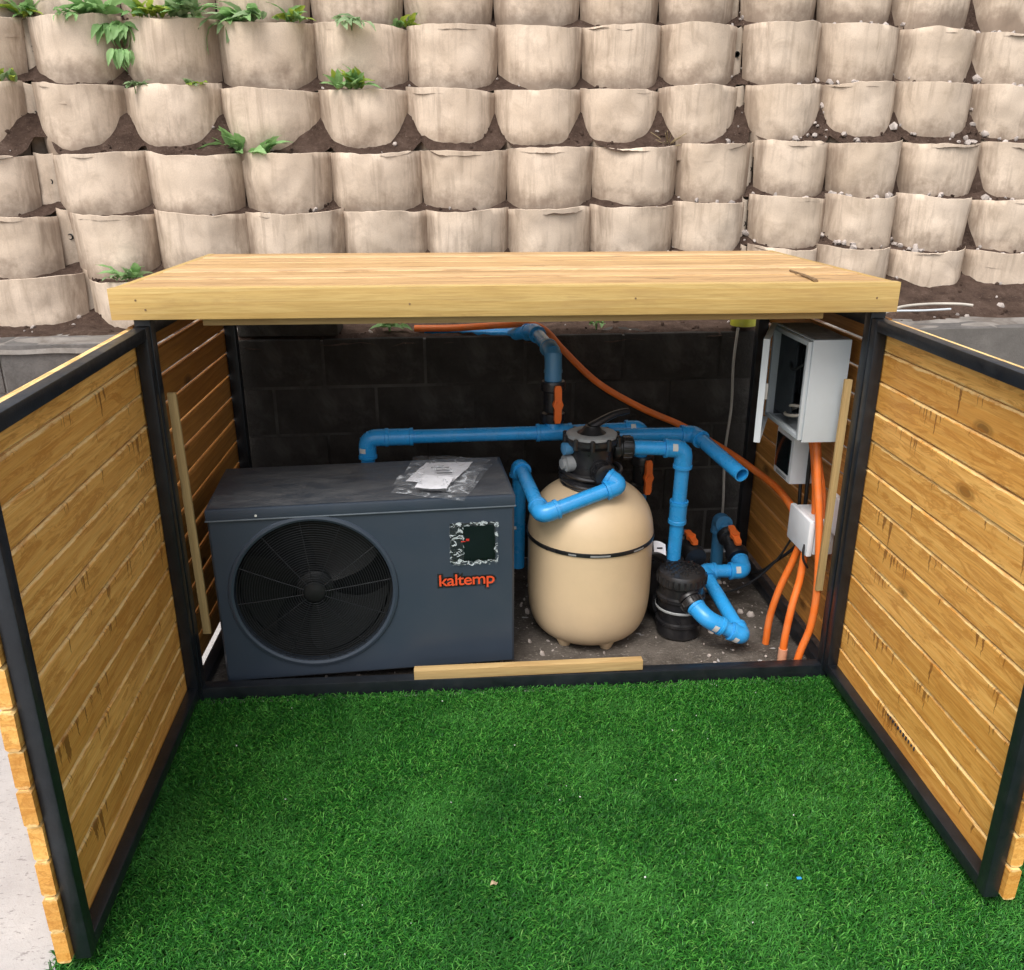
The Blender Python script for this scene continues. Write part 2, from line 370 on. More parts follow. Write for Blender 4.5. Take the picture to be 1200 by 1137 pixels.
# terrace body behind the pockets
hill = MB(); hill.add([(x, y, z) for x in (-14, 14) for (y, z) in ((1.62, .8), (2.12, 2.42), (30, 3.2), (30, -.5), (1.62, -.5))],
    [(0,1,6,5), (1,2,7,6), (2,3,8,7), (3,4,9,8), (4,0,5,9), (0,4,3,2,1), (5,6,7,8,9)])
tag(obj('hillside', hill, 'soil'), kind='structure')

# artificial turf blades
def turf():
    x0, x1, y0, y1 = -1.06, 1.75, -1.75, -0.004
    n = int((x1-x0)*(y1-y0)*74000)
    bx = rng.uniform(x0, x1, n); by = rng.uniform(y0, y1, n)
    a = np.where(rng.random(n) < .5, 0, np.pi)+rng.normal(0, .75, n)+.15; lean = rng.uniform(.45, 1.15, n); h = rng.uniform(.011, .026, n); wd = rng.uniform(.0008, .0015, n)
    dx, dy = np.cos(a), np.sin(a); px, py = -dy, dx
    curl = rng.uniform(-.8, .8, n)
    V = np.zeros((n, 7, 3))
    for k, (hh, ll, ww) in enumerate(((0, 0, 1), (.6, .28, 1), (.95, .75, .85))):
        sx = bx+dx*ll*lean*.020+px*curl*.006*k*k/2; sy = by+dy*ll*lean*.020+py*curl*.006*k*k/2
        V[:, 2*k, 0] = sx-px*wd*ww; V[:, 2*k, 1] = sy-py*wd*ww; V[:, 2*k+1, 0] = sx+px*wd*ww; V[:, 2*k+1, 1] = sy+py*wd*ww
        V[:, 2*k, 2] = V[:, 2*k+1, 2] = GZ+.004+h*hh
    V[:, 6, 0] = bx+dx*lean*.026+px*curl*.018; V[:, 6, 1] = by+dy*lean*.026+py*curl*.018; V[:, 6, 2] = GZ+.004+h*(1-.25*lean)
    b = (np.arange(n)*7)[:, None]
    loops = np.concatenate([b+np.array([[0,1,3,2]]), b+np.array([[2,3,5,4]]), b+np.array([[4,5,6]])], axis=1).ravel()
    me = bpy.data.meshes.new('artificial_turf'); me.vertices.add(n*7); me.vertices.foreach_set('co', V.ravel())
    me.loops.add(len(loops)); me.loops.foreach_set('vertex_index', loops.astype(np.int32))
    tot = np.tile(np.array([4, 4, 3]), n); st = np.concatenate([[0], np.cumsum(tot)[:-1]])
    me.polygons.add(n*3); me.polygons.foreach_set('loop_start', st.astype(np.int32)); me.polygons.foreach_set('loop_total', tot.astype(np.int32))
    me.update(calc_edges=True); me.materials.append(M['turf'])
    tag(link('artificial_turf', me), 'bright green artificial turf between the open doors', 'turf', kind='stuff')
turf()

# ------------------------------------------------------------------ block wall behind the cabinet
WS = 0.035
def wy(x): return 1.03+WS*x
wall = thing('block_wall', 'low grey concrete block wall behind the wooden cabinet', 'wall', (0, wy(0), GZ), math.atan(WS))
BL, BH, BD = .39, .185, .19
shaded_block = MB().box((-BL/2, 0, 0), (BL/2, BD, BH), .006).mesh('block', 'block_shaded')
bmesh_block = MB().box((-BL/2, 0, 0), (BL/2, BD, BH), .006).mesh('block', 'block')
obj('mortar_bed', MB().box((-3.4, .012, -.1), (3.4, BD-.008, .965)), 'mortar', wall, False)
obj('shade_sheet', MB().box((-1.2, .004, -.1), (1.16, .011, .962)), 'block_shaded', wall, False)  # added dark sheet over the joints, cabinet shade put into its colour
for c_ in range(5):
    for i in range(17):
        x = -3.3+i*.40+(.2 if c_ % 2 else 0)
        b = link('block', shaded_block if abs(x) < 1.27 else bmesh_block, wall, (x, random.uniform(-.003, .003), .005+c_*.195), (0, 0, random.uniform(-.006, .006)))  # blocks behind the cabinet take the copy with painted shade
for xa, xb in ((-3.4, -1.12), (1.12, 3.4)):
    cap = MB().grid(60, 10, lambda u, v: (xa+(xb-xa)*u, -.012+.24*v, .972+.012*nz((xa+(xb-xa)*u)*5, v*3, 1)-(0.035 if v < .01 else 0)))
    obj('cement_cap', cap, 'cap', wall, False)
obj('render_coat', MB().box((1.16, -.012, -.05), (3.3, -.003, .968)), 'render', wall, False)

# ------------------------------------------------------------------ geotextile pocket wall
ROWS = [
    ([-2.206, -1.927, -1.558, -1.166, -0.771, -0.372, 0.024, 0.415, 0.777, 1.132, 1.164, 1.532, 1.908, 2.298, 2.714],
     [2.36, 2.363, 2.368, 2.372, 2.374, 2.381, 2.392, 2.403, 2.413, 2.418, 2.423, 2.434, 2.437, 2.437]),
    ([-2.219, -1.937, -1.908, -1.543, -1.153, -0.751, -0.357, 0.037, 0.418, 0.779, 1.132, 1.171, 1.537, 1.919, 2.302, 2.729],
     [2.122, 2.132, 2.136, 2.131, 2.126, 2.123, 2.124, 2.132, 2.139, 2.149, 2.157, 2.161, 2.164, 2.15, 2.143]),
    ([-2.233, -1.946, -1.901, -1.541, -1.146, -0.739, -0.364, 0.02, 0.407, 0.765, 1.131, 1.178, 1.542, 1.905, 2.29, 2.684],
     [1.882, 1.878, 1.877, 1.871, 1.86, 1.864, 1.868, 1.872, 1.876, 1.891, 1.904, 1.906, 1.917, 1.922, 1.908]),
    ([-2.215, -1.914, -1.836, -1.466, -1.073, -0.698, -0.31, 0.07, 0.456, 0.851, 1.193, 1.221, 1.575, 1.933, 2.337, 2.742],
     [1.602, 1.608, 1.612, 1.607, 1.608, 1.615, 1.62, 1.631, 1.64, 1.652, 1.659, 1.664, 1.665, 1.659, 1.657]),
    ([-2.197, -1.835, -1.776, -1.437, -1.062, -0.65, -0.291, 0.069, 0.445, 0.83, 1.161, 1.193, 1.56, 1.911, 2.286, 2.696],
     [1.363, 1.388, 1.367, 1.372, 1.376, 1.374, 1.379, 1.381, 1.393, 1.403, 1.42, 1.426, 1.432, 1.431, 1.415]),
    ([-2.208, -1.739, -1.713, -1.385, -1.007, -0.62, -0.26, 0.091, 0.449, 0.824, 1.152, 1.184, 1.516, 1.879, 2.259, 2.701],
     [1.125, 1.138, 1.119, 1.144, 1.153, 1.162, 1.171, 1.178, 1.184, 1.191, 1.207, 1.213, 1.213, 1.195, 1.179]),
]
ROWS = [([b[0]-.78, b[0]-.39]+b+[b[-1]+.38], [l[0]+.006, l[0]-.004]+l+[l[-1]-.006]) for b, l in ROWS]
SOILK = [1.6, 1.7, 2.6, 6.5, 2.0, 2.2]     # how steeply the fill of each row climbs
def lipY(x, z): return 1.38+.06*x+.30*(z-.95)
BULGE = .125
pw = thing('pocket_wall', 'terraced wall of beige geotextile soil pockets', 'retaining wall', (0, 1.3, .93))
def bulge_at(b, x):
    for i in range(len(b)-1):
        if b[i] <= x <= b[i+1]:
            wd = b[i+1]-b[i]
            if wd < .1: return -.02, i
            a = abs((x-b[i])/wd*2-1); return BULGE*(1-a**2.6), i
    return 0.0, (0 if x < b[0] else len(b)-2)
for ri, (bs, ls) in enumerate(ROWS):
    for i in range(len(ls)):
        x0, x1, zl = bs[i], bs[i+1], ls[i]; narrow = (x1-x0) < .1
        nu, nv = (4, 8) if narrow else (20, 12); H = .31
        skew = random.uniform(-.25, .25); tap = random.uniform(.03, .13); sag = random.uniform(.0, .014); bl = random.uniform(.88, 1.1); seed = random.uniform(0, 99)
        tilt = random.uniform(-.010, .010)
        mb = MB(); uvs = []
        ov = .004
        def f(u, v, sgn=0):
            a = u*2-1; e = a+skew*(1-a*a)*.5
            bu = -.02 if narrow else BULGE*bl*(1-abs(e)**2.6)
            cx = (x0+x1)/2; hw = (x1-x0)/2+ov
            x = cx+a*hw*(1-tap*v*v*(0 if narrow else 1))
            vv = max(v, 0)
            y = lipY(cx, zl)+.06*(x-cx)+BULGE-bu*(1-.16*vv*vv)
            d = 0 if abs(a) > .999 else .014*nz(x*5+seed, vv*1.6, seed)+.008*nz(x*14, vv*4+seed, 3)+.003*nz(x*40, vv*9+seed, 5)
            y += d
            z = zl-H*vv-sag*(1-a*a)*(1-vv)+tilt*a*(1-vv)+.009*nz(x*9, seed)*(1-vv)+.004*nz(x*31, seed)*(1-vv)
            if narrow: y += .012*a
            return x, y, z
        rows_ = []
        def inner(u, k):
            x, y, z = f(u, 0); return (x, y+(.004, .010)[k], z+(.0015, -.07)[k])
        vs = [inner(i_/nu, 1) for i_ in range(nu+1)]+[inner(i_/nu, 0) for i_ in range(nu+1)]
        uvs = [(i_/nu, 0) for i_ in range(nu+1)]*2
        for j in range(nv+1):
            vs += [f(i_/nu, j/nv) for i_ in range(nu+1)]; uvs += [(i_/nu, j/nv) for i_ in range(nu+1)]
        fs = [(j*(nu+1)+k, j*(nu+1)+k+1, (j+1)*(nu+1)+k+1, (j+1)*(nu+1)+k) for j in range(nv+2) for k in range(nu)]
        mb.add(vs, fs)
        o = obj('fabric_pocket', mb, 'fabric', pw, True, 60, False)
        uvl = o.data.uv_layers.new(name='UVMap')
        for lp in o.data.loops: uvl.data[lp.index].uv = uvs[lp.vertex_index]
        if narrow and ri > 0:
            hx = (x0+x1)/2; hz = zl-.115
            hb = MB().lathe([(.013, 0), (.013, .004), (.009, .006), (.008, .0)], 12, (hx, lipY(hx, zl)+BULGE+.02+.004, hz), (0, -1, 0))
            obj('drain_hole', hb, 'void', o, True)
    # fill of the row
    k_ = SOILK[ri]
    def sf(u, v):
        x = -3.05+6.15*u; bu, i = bulge_at(bs, x); i = min(i, len(ls)-1); zl = ls[i]
        fr = min(max((x-bs[i])/(bs[i+1]-bs[i]), 0), 1); zc = zl
        if fr > .5 and i+1 < len(ls): zc = zl+(ls[i+1]-zl)*(fr-.5)
        y0 = lipY(x, zl)+BULGE-bu+.008; d = (v**1.25)*.34; dy = (BULGE-bu)*0+d
        base = d+(BULGE-bu)*.75
        kk = k_*(1+.55*nz(x*2.3, ri*7.7))
        z = zc-.022+min(kk*base*base, .07+.6*base)+.010*nz(x*11, d*11, ri)+.007*nz(x*37, d*37, ri)*(1 if v > 0 else .3)
        return (x, y0+d, z)
    so_ = obj('soil_fill', MB().grid(410, 22, sf), 'soil', pw, True, 80, False)
# soil strip along the wall head, at the foot of the pockets
def foot(u, v):
    x = -3.2+6.4*u; s0 = .16-.16*min(1, max(0, (1.16-abs(x))*9)); y = wy(x)+s0+.012*nz(x*12, 3)+v*(.91-s0)
    z = .926+.016*nz(x*8, y*8)+.008*nz(x*30, y*30)+max(0, (y-1.36))*.42+.05*max(0, nz(x*2.1, 4.4))*v
    if v < .04: z -= .03
    return (x, y, z)
obj('soil_bed', MB().grid(300, 24, foot), 'soil', pw, True, 80, False)

# pebbles and clods lying in the pockets and on the wall head
def pebbles(name, pts, m, parent=None):
    ico = bmesh.new(); bmesh.ops.create_icosphere(ico, subdivisions=1, radius=1)
    bv = [v.co.copy() for v in ico.verts]; bf = [[v.index for v in f.verts] for f in ico.faces]; ico.free()
    mb = MB()
    for (x, y, z, r) in pts:
        q = Matrix.Rotation(random.uniform(0, 6), 3, Vector((random.random(), random.random(), random.random()+.1)))
        sx, sy, sz = (random.uniform(.6, 1.35)*r for _ in range(3))
        mb.add([Vector((x, y, z))+q @ Vector((v.x*sx*random.uniform(.8, 1.15), v.y*sy, v.z*sz*random.uniform(.75, 1.1))) for v in bv], bf)
    o = obj(name, mb, m, parent, True, 40); return tag(o, kind='stuff')
pp, cl = [], []
for ri, (bs, ls) in enumerate(ROWS):
    for _ in range(330 if ri else 40):
        x = random.uniform(-2.1, 2.5)
        if x < .3 and random.random() < .55: continue
        bu, i = bulge_at(bs, x); i = min(i, len(ls)-1); d = random.uniform(.015, .15); base = d+(BULGE-bu)*.75
        z = ls[i]-.020+min(SOILK[ri]*(1+.55*nz(x*2.3, ri*7.7))*base*base, .07+.6*base)
        rr = min(.016, .0035+random.expovariate(1/.0035))
        (pp if random.random() < .22 else cl).append((x, lipY(x, ls[i])+BULGE-bu+.008+d, z, rr))
for _ in range(420):
    x = random.uniform(-2.5, 2.7); v = random.random(); X, Y, Z = foot((x+3.2)/6.4, v)
    rr = min(.022, .004+random.expovariate(1/.0055)); (pp if random.random() < .4 else cl).append((X, Y, Z+.002, rr))
for ri, (bs, ls) in enumerate(ROWS):
    for _ in range(46):
        x = random.uniform(.9, 2.5); bu, i = bulge_at(bs, x); i = min(i, len(ls)-1); d = random.uniform(.02, .14); base = d+(BULGE-bu)*.75
        pp.append((x, lipY(x, ls[i])+BULGE-bu+.008+d, ls[i]-.012+min(SOILK[ri]*(1+.55*nz(x*2.3, ri*7.7))*base*base, .07+.6*base), random.uniform(.007, .019)))
pebbles('pebbles', pp, 'pebble', pw); pebbles('clods', cl, 'soil', pw)

# ================================================================== CABINET
H = 1.148; HZ0 = 0.0
ZT = 1.2514; XL, XR, YF, YB = -1.081, 1.0485, -.0412, .972
PITCH = .0875
cab = thing('equipment_cabinet', 'stained pine pool equipment cabinet with black steel frame and both doors open', 'cabinet', (0, 0, GZ))
def plank_mesh(name, L, h, t, ch, m, nseg=1):
    a, b = h/2, t/2
    poly = [(-b, -a+ch), (-b+ch, -a), (b-ch, -a), (b, -a+ch), (b, a-ch), (b-ch, a), (-b+ch, a), (-b, a-ch)]
    return MB().prism(poly, -L/2, L/2, 'x').mesh(name, m, angle=20)
# cabinet frame
for sx in (-1, 1):
    obj('post', MB().box((min(sx*.998, sx*1.041), .0035, GZ+.001), (max(sx*.998, sx*1.041), .040, 1.165), .003), 'steel', cab)
    obj('post', MB().box((min(sx*1.0, sx*1.04), .905, GZ+.001), (max(sx*1.0, sx*1.04), .945, 1.165), .003), 'steel', cab)
obj('sill_rail', MB().box((-.999, .004, -.036), (.999, .044, .010), .003), 'steel', cab)
obj('rear_rail', MB().box((-.999, .907, 1.118), (.999, .943, 1.158), .003), 'steel', cab)
# side walls
spm = plank_mesh('side_plank', .945, PITCH-.010, .020, .005, 'side_wood')
for sx in (-1, 1):
    sw = obj('side_rail', MB().box((min(sx*1.002, sx*1.038), .046, 1.12), (max(sx*1.002, sx*1.038), .904, 1.156), .003), 'steel', cab)
    obj('side_rail', MB().box((min(sx*1.002, sx*1.038), .046, -.034), (max(sx*1.002, sx*1.038), .904, .002), .003), 'steel', cab)
    for k in range(13):
        z = .012+PITCH*(k+.5)
        pl = link('plank', spm, sw, (sx*(1.053+random.uniform(-.001, .001)), .475, z-GZ), (random.uniform(-.02, .02), 0, math.pi/2+random.uniform(-.002, .002)))
# roof
roof = obj('roof', MB().box((-1.055, .0, 1.2165), (1.025, .965, 1.2225)), 'raw_wood', cab)
for yj in (.015, .45, .90): obj('joist', MB().box((-1.02, yj, 1.168), (1.02, yj+.038, 1.216), .002), 'raw_wood', roof)
rpm = plank_mesh('roof_plank', XR-XL-.046, .0835, .024, .003, 'roof_wood')
nb = 11; y0 = YF+.038; step = (YB-y0)/nb
for k in range(nb):
    link('roof_plank', rpm, roof, ((XL+XR)/2, y0+step*(k+.5), ZT-.0135+random.uniform(-.0015, .001)-GZ), (math.pi/2+random.uniform(-.012, .012), 0, 0))
fm = MB(); a = .0016
fpoly = [(-.0175, -.0405), (.0175, -.0405), (.0175, .0405), (-.0175, .0405)]
fsm = MB().box((-(XR-XL)/2, -.0175, -.041), ((XR-XL)/2, .0175, .041), .0025).mesh('fascia_board', 'fascia_wood')
link('fascia_board', fsm, roof, ((XL+XR)/2, YF+.0175, ZT-.041-GZ))
ssm = MB().box((-.488, -.011, -.0395), (.488, .011, .0395), .002).mesh('side_fascia_board', 'fascia_wood')
for x in (XL+.0115, XR-.0115): link('side_fascia_board', ssm, roof, (x, YF+.0365+.489, ZT-.0415-GZ), (0, 0, math.pi/2))
lsm = MB().box((-.86, -.012, -.012), (.86, .012, .012), .002).mesh('ledger_batten', 'raw_wood')
link('ledger_batten', lsm, roof, (.0, .018, 1.1705-.012+.001-GZ-.002))
# nail heads on the fascia board
for x, z in ((-.99, 1.196), (-1.012, 1.221), (-.30, 1.205), (.985, 1.209), (.31, 1.214)):
    obj('nail', MB().lathe([(.0030, 0), (.0028, .0008)], 8, (x, YF-.0002, z), (0, -1, 0)), 'twig', roof)
# doors
def door(side, hinge, free, wid, label):
    dx, dy = free[0]-hinge[0], free[1]-hinge[1]; rz = math.atan2(dy, dx); s = side   # s=+1: inside is local +y
    F = .034
    def yb(a, b): a, b = -s*a, -s*b; return min(a, b), max(a, b)
    ya, yb_ = yb(0, F)
    mb = MB()
    mb.box((0, ya, HZ0), (F, yb_, H), .004); mb.box((wid-F, ya, HZ0), (wid, yb_, H), .004)
    mb.box((F-.001, ya+.0006, HZ0+.0005), (wid-F+.001, yb_-.0006, HZ0+F), .004); mb.box((F-.001, ya+.0006, H-F), (wid-F+.001, yb_-.0006, H-.0005), .004)
    d = link('door', mb.mesh('door', 'steel'), cab, (hinge[0], hinge[1], -GZ), (0, 0, rz)); d['label'] = label
    pm = plank_mesh('door_plank', wid+.012, PITCH-.0025, .028, .0050, 'door_wood')
    for k in range(13):
        z = .004+PITCH*(k+.5)
        L = random.uniform(-.004, .004)
        link('plank', pm, d, (wid/2+.004+L, -s*(F+.0165+random.uniform(-.002, .002)), z+random.uniform(-.0008, .0008)), (random.uniform(-.02, .02), random.uniform(-.0022, .0022), 0 if s > 0 else math.pi))
    for z in (.16, .98):
        hb = MB().tube([(-.007, -s*.010, z-.04), (-.007, -s*.010, z+.04)], .0085, 12); hb.v = hb.v
        link('hinge', hb.mesh('hinge', 'steel'), d)
    return d
dl = door(1, (-1.0, 0), (-.966, -.98), .9806, 'left door, its planks streaked with dark varnish drips')
dr = door(-1, (1.0, 0), (.977, -.953), .9533, 'right door, paler planks with varnish drips and a row of small black print marks')
mk = MB()
for i in range(11):
    x = .375+i*.0155; h_ = random.uniform(.006, .012)
    mk.box((x, .0325, .083-h_/2), (x+random.uniform(.003, .007), .0355, .083+h_/2))
mk.v = [(x, y-.0003, z) for x, y, z in mk.v]
link('print_mark', mk.mesh('print_mark', 'ink'), dr)

# ------------------------------------------------------------------ inside: slab
def slabz(u, v):
    x = -1.04+2.08*u; y = .045+.98*v
    return (x, y, -.048+.010*max(0, nz(x*4, y*4))+.004*nz(x*25, y*25))
tag(obj('floor_slab', MB().grid(160, 80, slabz), 'slab', None, True, 80, False), kind='structure')
rub = [(random.uniform(-.95, .98), random.uniform(.06, .95), -.043, min(.014, .002+random.expovariate(1/.003))) for _ in range(330)]
o = pebbles('rubble', rub, 'pebble'); tag(o, 'small rubble scattered on the cabinet floor slab', 'rubble')

# ------------------------------------------------------------------ heat pump
W_, HH, D_ = .933, .598, .385
hp = thing('heat_pump', 'charcoal pool heat pump with round fan grille', 'heat pump', (-.937, .063, -.011), .074)
def lobj(name, mb, m, parent=hp, **k): return obj(name, mb, m, parent, False, **k)
LZ = HH-.040
fc, frad = (.298, .303), .247
body = MB(); e = .007
angs = sorted(set([2*math.pi*i/96 for i in range(96)]+[math.atan2(z-fc[1], x-fc[0]) % (2*math.pi) for x in (e, W_-e) for z in (e, LZ)]))
def rect(a):
    c_, s_ = math.cos(a), math.sin(a); t = []
    if c_ > 1e-9: t.append((W_-e-fc[0])/c_)
    if c_ < -1e-9: t.append((e-fc[0])/c_)
    if s_ > 1e-9: t.append((LZ-fc[1])/s_)
    if s_ < -1e-9: t.append((e-fc[1])/s_)
    t = min(t); return fc[0]+c_*t, fc[1]+s_*t
n = len(angs)
vs = [(fc[0]+math.cos(a)*frad, 0, fc[1]+math.sin(a)*frad) for a in angs]+[(rect(a)[0], 0, rect(a)[1]) for a in angs]
body.add(vs, [(i, (i+1) % n, n+(i+1) % n, n+i) for i in range(n)])
# chamfer and the other sides
fq = [(e, 0, e), (W_-e, 0, e), (W_-e, 0, LZ), (e, 0, LZ)]; bq = [(0, e, 0), (W_, e, 0), (W_, e, LZ), (0, e, LZ)]; kq = [(0, D_, 0), (W_, D_, 0), (W_, D_, LZ), (0, D_, LZ)]
body.add(fq+bq+kq, [(i, (i+1) % 4, 4+(i+1) % 4, 4+i) for i in range(4)]+[(4+i, 4+(i+1) % 4, 8+(i+1) % 4, 8+i) for i in range(4)]+[(8, 9, 10, 11)])
lobj('body', body, 'dark_gray', fix=True, angle=25)
lobj('lid', MB().box((-.003, -.004, LZ+.003), (W_+.003, D_+.003, HH), .005), 'dark_gray')
lobj('lid_dust', MB().grid(20, 8, lambda u, v: (.006+(W_-.012)*u, .006+(D_-.012)*v, HH+.0012)), 'hp_top')
lobj('lid_highlight', MB().box((-.0045, -.0052, LZ+.0022), (W_+.0045, .0, LZ+.0062), .0008), 'gray_edge')  # thin pale strip, a highlight painted along the lid's front edge
lobj('seam', MB().box((.004, .002, LZ-.0005), (W_-.004, D_-.004, LZ+.004)), 'void')
# bezel, recess, grille, fan
lobj('fan_bezel', MB().lathe([(frad+.016, .0), (frad+.013, .005), (frad+.005, .007), (frad-.002, .004), (frad-.005, -.014), (frad-.005, -.022)], 96, (fc[0], 0, fc[1]), (0, -1, 0), cap=False), 'dark_gray')
lobj('fan_duct', MB().lathe([(frad-.003, .0), (frad-.010, -.12), (.0, -.125)], 64, (fc[0], 0, fc[1]), (0, -1, 0), cap=False), 'void')
gr = MB()
for i in range(27):
    r_ = .037+i*.0077; yy = .004-.016*(1-(r_/frad)**2)*.6
    gr.tube([(fc[0]+r_*math.cos(t), yy, fc[1]+r_*math.sin(t)) for t in [2*math.pi*k/72 for k in range(73)]], .00125, 5, False)
for k in range(12):
    a = 2*math.pi*k/12+.12; pr = []
    for r_ in (.034, .12, .19, frad-.006): pr.append((fc[0]+r_*math.cos(a), .007-.016*(1-(r_/frad)**2)*.6, fc[1]+r_*math.sin(a)))
    gr.tube(pr, .0017, 6)
lobj('grille', gr, 'grille')
lobj('grille_hub', MB().lathe([(.034, -.004), (.034, .000), (.030, .002), (.0, .003)], 40, (fc[0], .002, fc[1]), (0, -1, 0)), 'fan')
for k in range(3):
    a0 = 2*math.pi*k/3+.9
    def bl_(u, v):
        r_ = .05+(frad-.065)*v; a = a0+(u-.5)*(1.15+.35*v)+.35*v*v; return (fc[0]+r_*math.cos(a), .035+.045*u+.004*math.sin(u*3), fc[1]+r_*math.sin(a))
    bm_ = MB().grid(10, 10, bl_); bb = [(x, y+.003, z) for x, y, z in bm_.v]; nf = len(bm_.v); bm_.f += [tuple(i+nf for i in f) for f in bm_.f[:]]; bm_.v += bb
    lobj('fan_blade', bm_, 'fan', fix=False)
lobj('fan_hub', MB().lathe([(.058, -.09), (.058, -.03), (.05, -.024), (0, -.022)], 32, (fc[0], 0, fc[1]), (0, -1, 0)), 'fan')
# control display with torn protective film
dx0, dx1, dz0, dz1 = .728, .872, .378, .512
disp = lobj('display', MB().box((dx0, -.004, dz0), (dx1, .004, dz1), .002), 'screen')
lobj('display_window', MB().box((dx0+.038, -.0052, dz0+.012), (dx1-.008, -.0036, dz1-.010)), 'screen', disp)
lobj('red_digits', MB().box((dx0+.050, -.0058, dz0+.074), (dx0+.060, -.0054, dz0+.082)).box((dx0+.034, -.0058, dz0+.071), (dx0+.048, -.0054, dz0+.075)), 'red', disp)
def torn():
    s = NT('torn_film'); v = s.obj(); tr = s.n('ShaderNodeBsdfTransparent')
    f = s.ramp(s.noise(s.map(v, (1, 1, 1.5)), 34, 2, .5, 1.4), [(.50, .03), (.54, .75), (.60, .85), (.64, .06)])
    s.out((.60, .67, .69), .22, 0, s.bump(s.noise(v, 60, 4, .6, 1), .9, .006))
    mx = s.n('ShaderNodeMixShader'); s.l(f, mx.inputs[0]); s.l(tr.outputs[0], mx.inputs[1]); s.l(s.b.outputs[0], mx.inputs[2])
    s.l(mx.outputs[0], s.t.nodes['Material Output'].inputs[0]); return s.m
M['torn'] = torn()
def scrap(x0, z0, x1, z1, nu, nv, sd):
    def f(u, v):
        eu = .5-abs(u-.5); ev = .5-abs(v-.5)
        x = x0+(x1-x0)*u+.006*nz(v*7+sd, u*3, 1)*(1-2*eu); z = z0+(z1-z0)*v+.006*nz(u*8+sd, v*3, 2)*(1-2*ev)
        return (x, -.0068-.006*abs(nz(x*70+sd, z*70)), z)
    lobj('film_scrap', MB().grid(nu, nv, f), 'torn', disp, fix=False, angle=80)
scrap(dx0-.002, dz0+.004, dx0+.042, dz1-.002, 10, 26, 1); scrap(dx0+.004, dz1-.008, dx1+.006, dz1+.004, 26, 5, 2)
scrap(dx0+.006, dz0-.008, dx1+.006, dz0+.005, 26, 5, 3); scrap(dx1-.003, dz0-.012, dx1+.007, dz1+.004, 4, 24, 4)
# maker's lettering
def text_mesh(txt, size, off, ext, m):
    cu = bpy.data.curves.new('lettering', 'FONT'); cu.body = txt; cu.size = size; cu.offset = off; cu.extrude = ext; cu.resolution_u = 4; cu.space_character = .92
    ob = bpy.data.objects.new('tmp_lettering', cu); COL.objects.link(ob)
    dg = bpy.context.evaluated_depsgraph_get(); dg.update(); me = bpy.data.meshes.new_from_object(ob.evaluated_get(dg))
    bpy.data.objects.remove(ob); bpy.data.curves.remove(cu); me.materials.clear(); me.materials.append(M[m]); return me
def letter(name, me, dy, x0, x1, z0, h):
    xs = [v.co.x for v in me.vertices]; zs = [v.co.y for v in me.vertices]
    return xs, zs
t1 = text_mesh('kaltemp', .06, .0004, .0006, 'logo_o'); t0 = text_mesh('kaltemp', .06, .0062, .0005, 'logo_k')
xs = [v.co.x for v in t1.vertices]; fx = .178/(max(xs)-min(xs)); x_m = min(xs)
for me, nm, yy in ((t0, 'logo_outline', -.0012), (t1, 'logo_lettering', -.0024)):
    for v in me.vertices: v.co = (.690+(v.co.x-x_m)*fx, yy-v.co.z, .298+v.co.y*.92)
    link(nm, me, hp)
lobj('screw', MB().lathe([(.004, 0), (.0035, .002), (0, .0025)], 12, (.145, -.0042, LZ+.016), (0, -1, 0)), 'ivory')
for x in (.10, W_-.10):
    for y in (.05, D_-.05): lobj('foot', MB().box((x-.04, y-.03, -.037), (x+.04, y+.03, -.001), .006), 'black_pl')
lobj('side_valve', MB().box((W_+.002, .20, .47), (W_+.022, .235, .54), .004), 'gray_ring')
lobj('drain_nipple', MB().tube([(W_+.002, .14, .425), (W_+.026, .14, .425)], .006, 10), 'gray_ring')
lobj('side_handle', MB().box((W_+.001, .10, .19), (W_+.010, .26, .29), .004), 'black_pl')

# papers in a plastic sleeve on the heat pump
ZH = .587
doc = thing('document_bag', 'clear plastic bag of white papers lying on the heat pump', 'document bag', (-.23, .26, ZH+.004))
def quadgrid(A, B, C, D, nu, nv, amp, z, sd):
    A, B, C, D = (Vector((*q, 0)) for q in (A, B, C, D))
    def f(u, v):
        p = A*(1-u)*(1-v)+B*(1-u)*v+C*u*v+D*u*(1-v)
        return (p.x+.004*nz(u*5, v*5, sd), p.y+.006*nz(u*5+9, v*5, sd), z+amp*(.5+nz(p.x*13, p.y*13, sd)))
    return MB().grid(nu, nv, f)
obj('paper', quadgrid((-.350, .235), (-.288, .425), (-.128, .415), (-.200, .215), 14, 14, .006, ZH+.012, 3), 'paper', doc, True, 80, False)
obj('paper', quadgrid((-.318, .155), (-.292, .272), (-.195, .240), (-.218, .138), 10, 10, .005, ZH+.021, 5), 'paper', doc, True, 80, False)
lines = MB()
for k in range(3): lines.box((-.27+.01*k, .335-.028*k, ZH+.0245), (-.21+.005*k, .341-.028*k, ZH+.0250))
obj('printed_text', lines, 'ink', doc)
obj('plastic_sleeve', quadgrid((-.392, .164), (-.325, .440), (-.062, .425), (-.166, .075), 36, 30, .016, ZH+.020, 8), 'film', doc, True, 80, False)
obj('sleeve_underside', quadgrid((-.392, .164), (-.325, .440), (-.062, .425), (-.166, .075), 10, 10, .002, ZH+.004, 8), 'film', doc, True, 80, False)

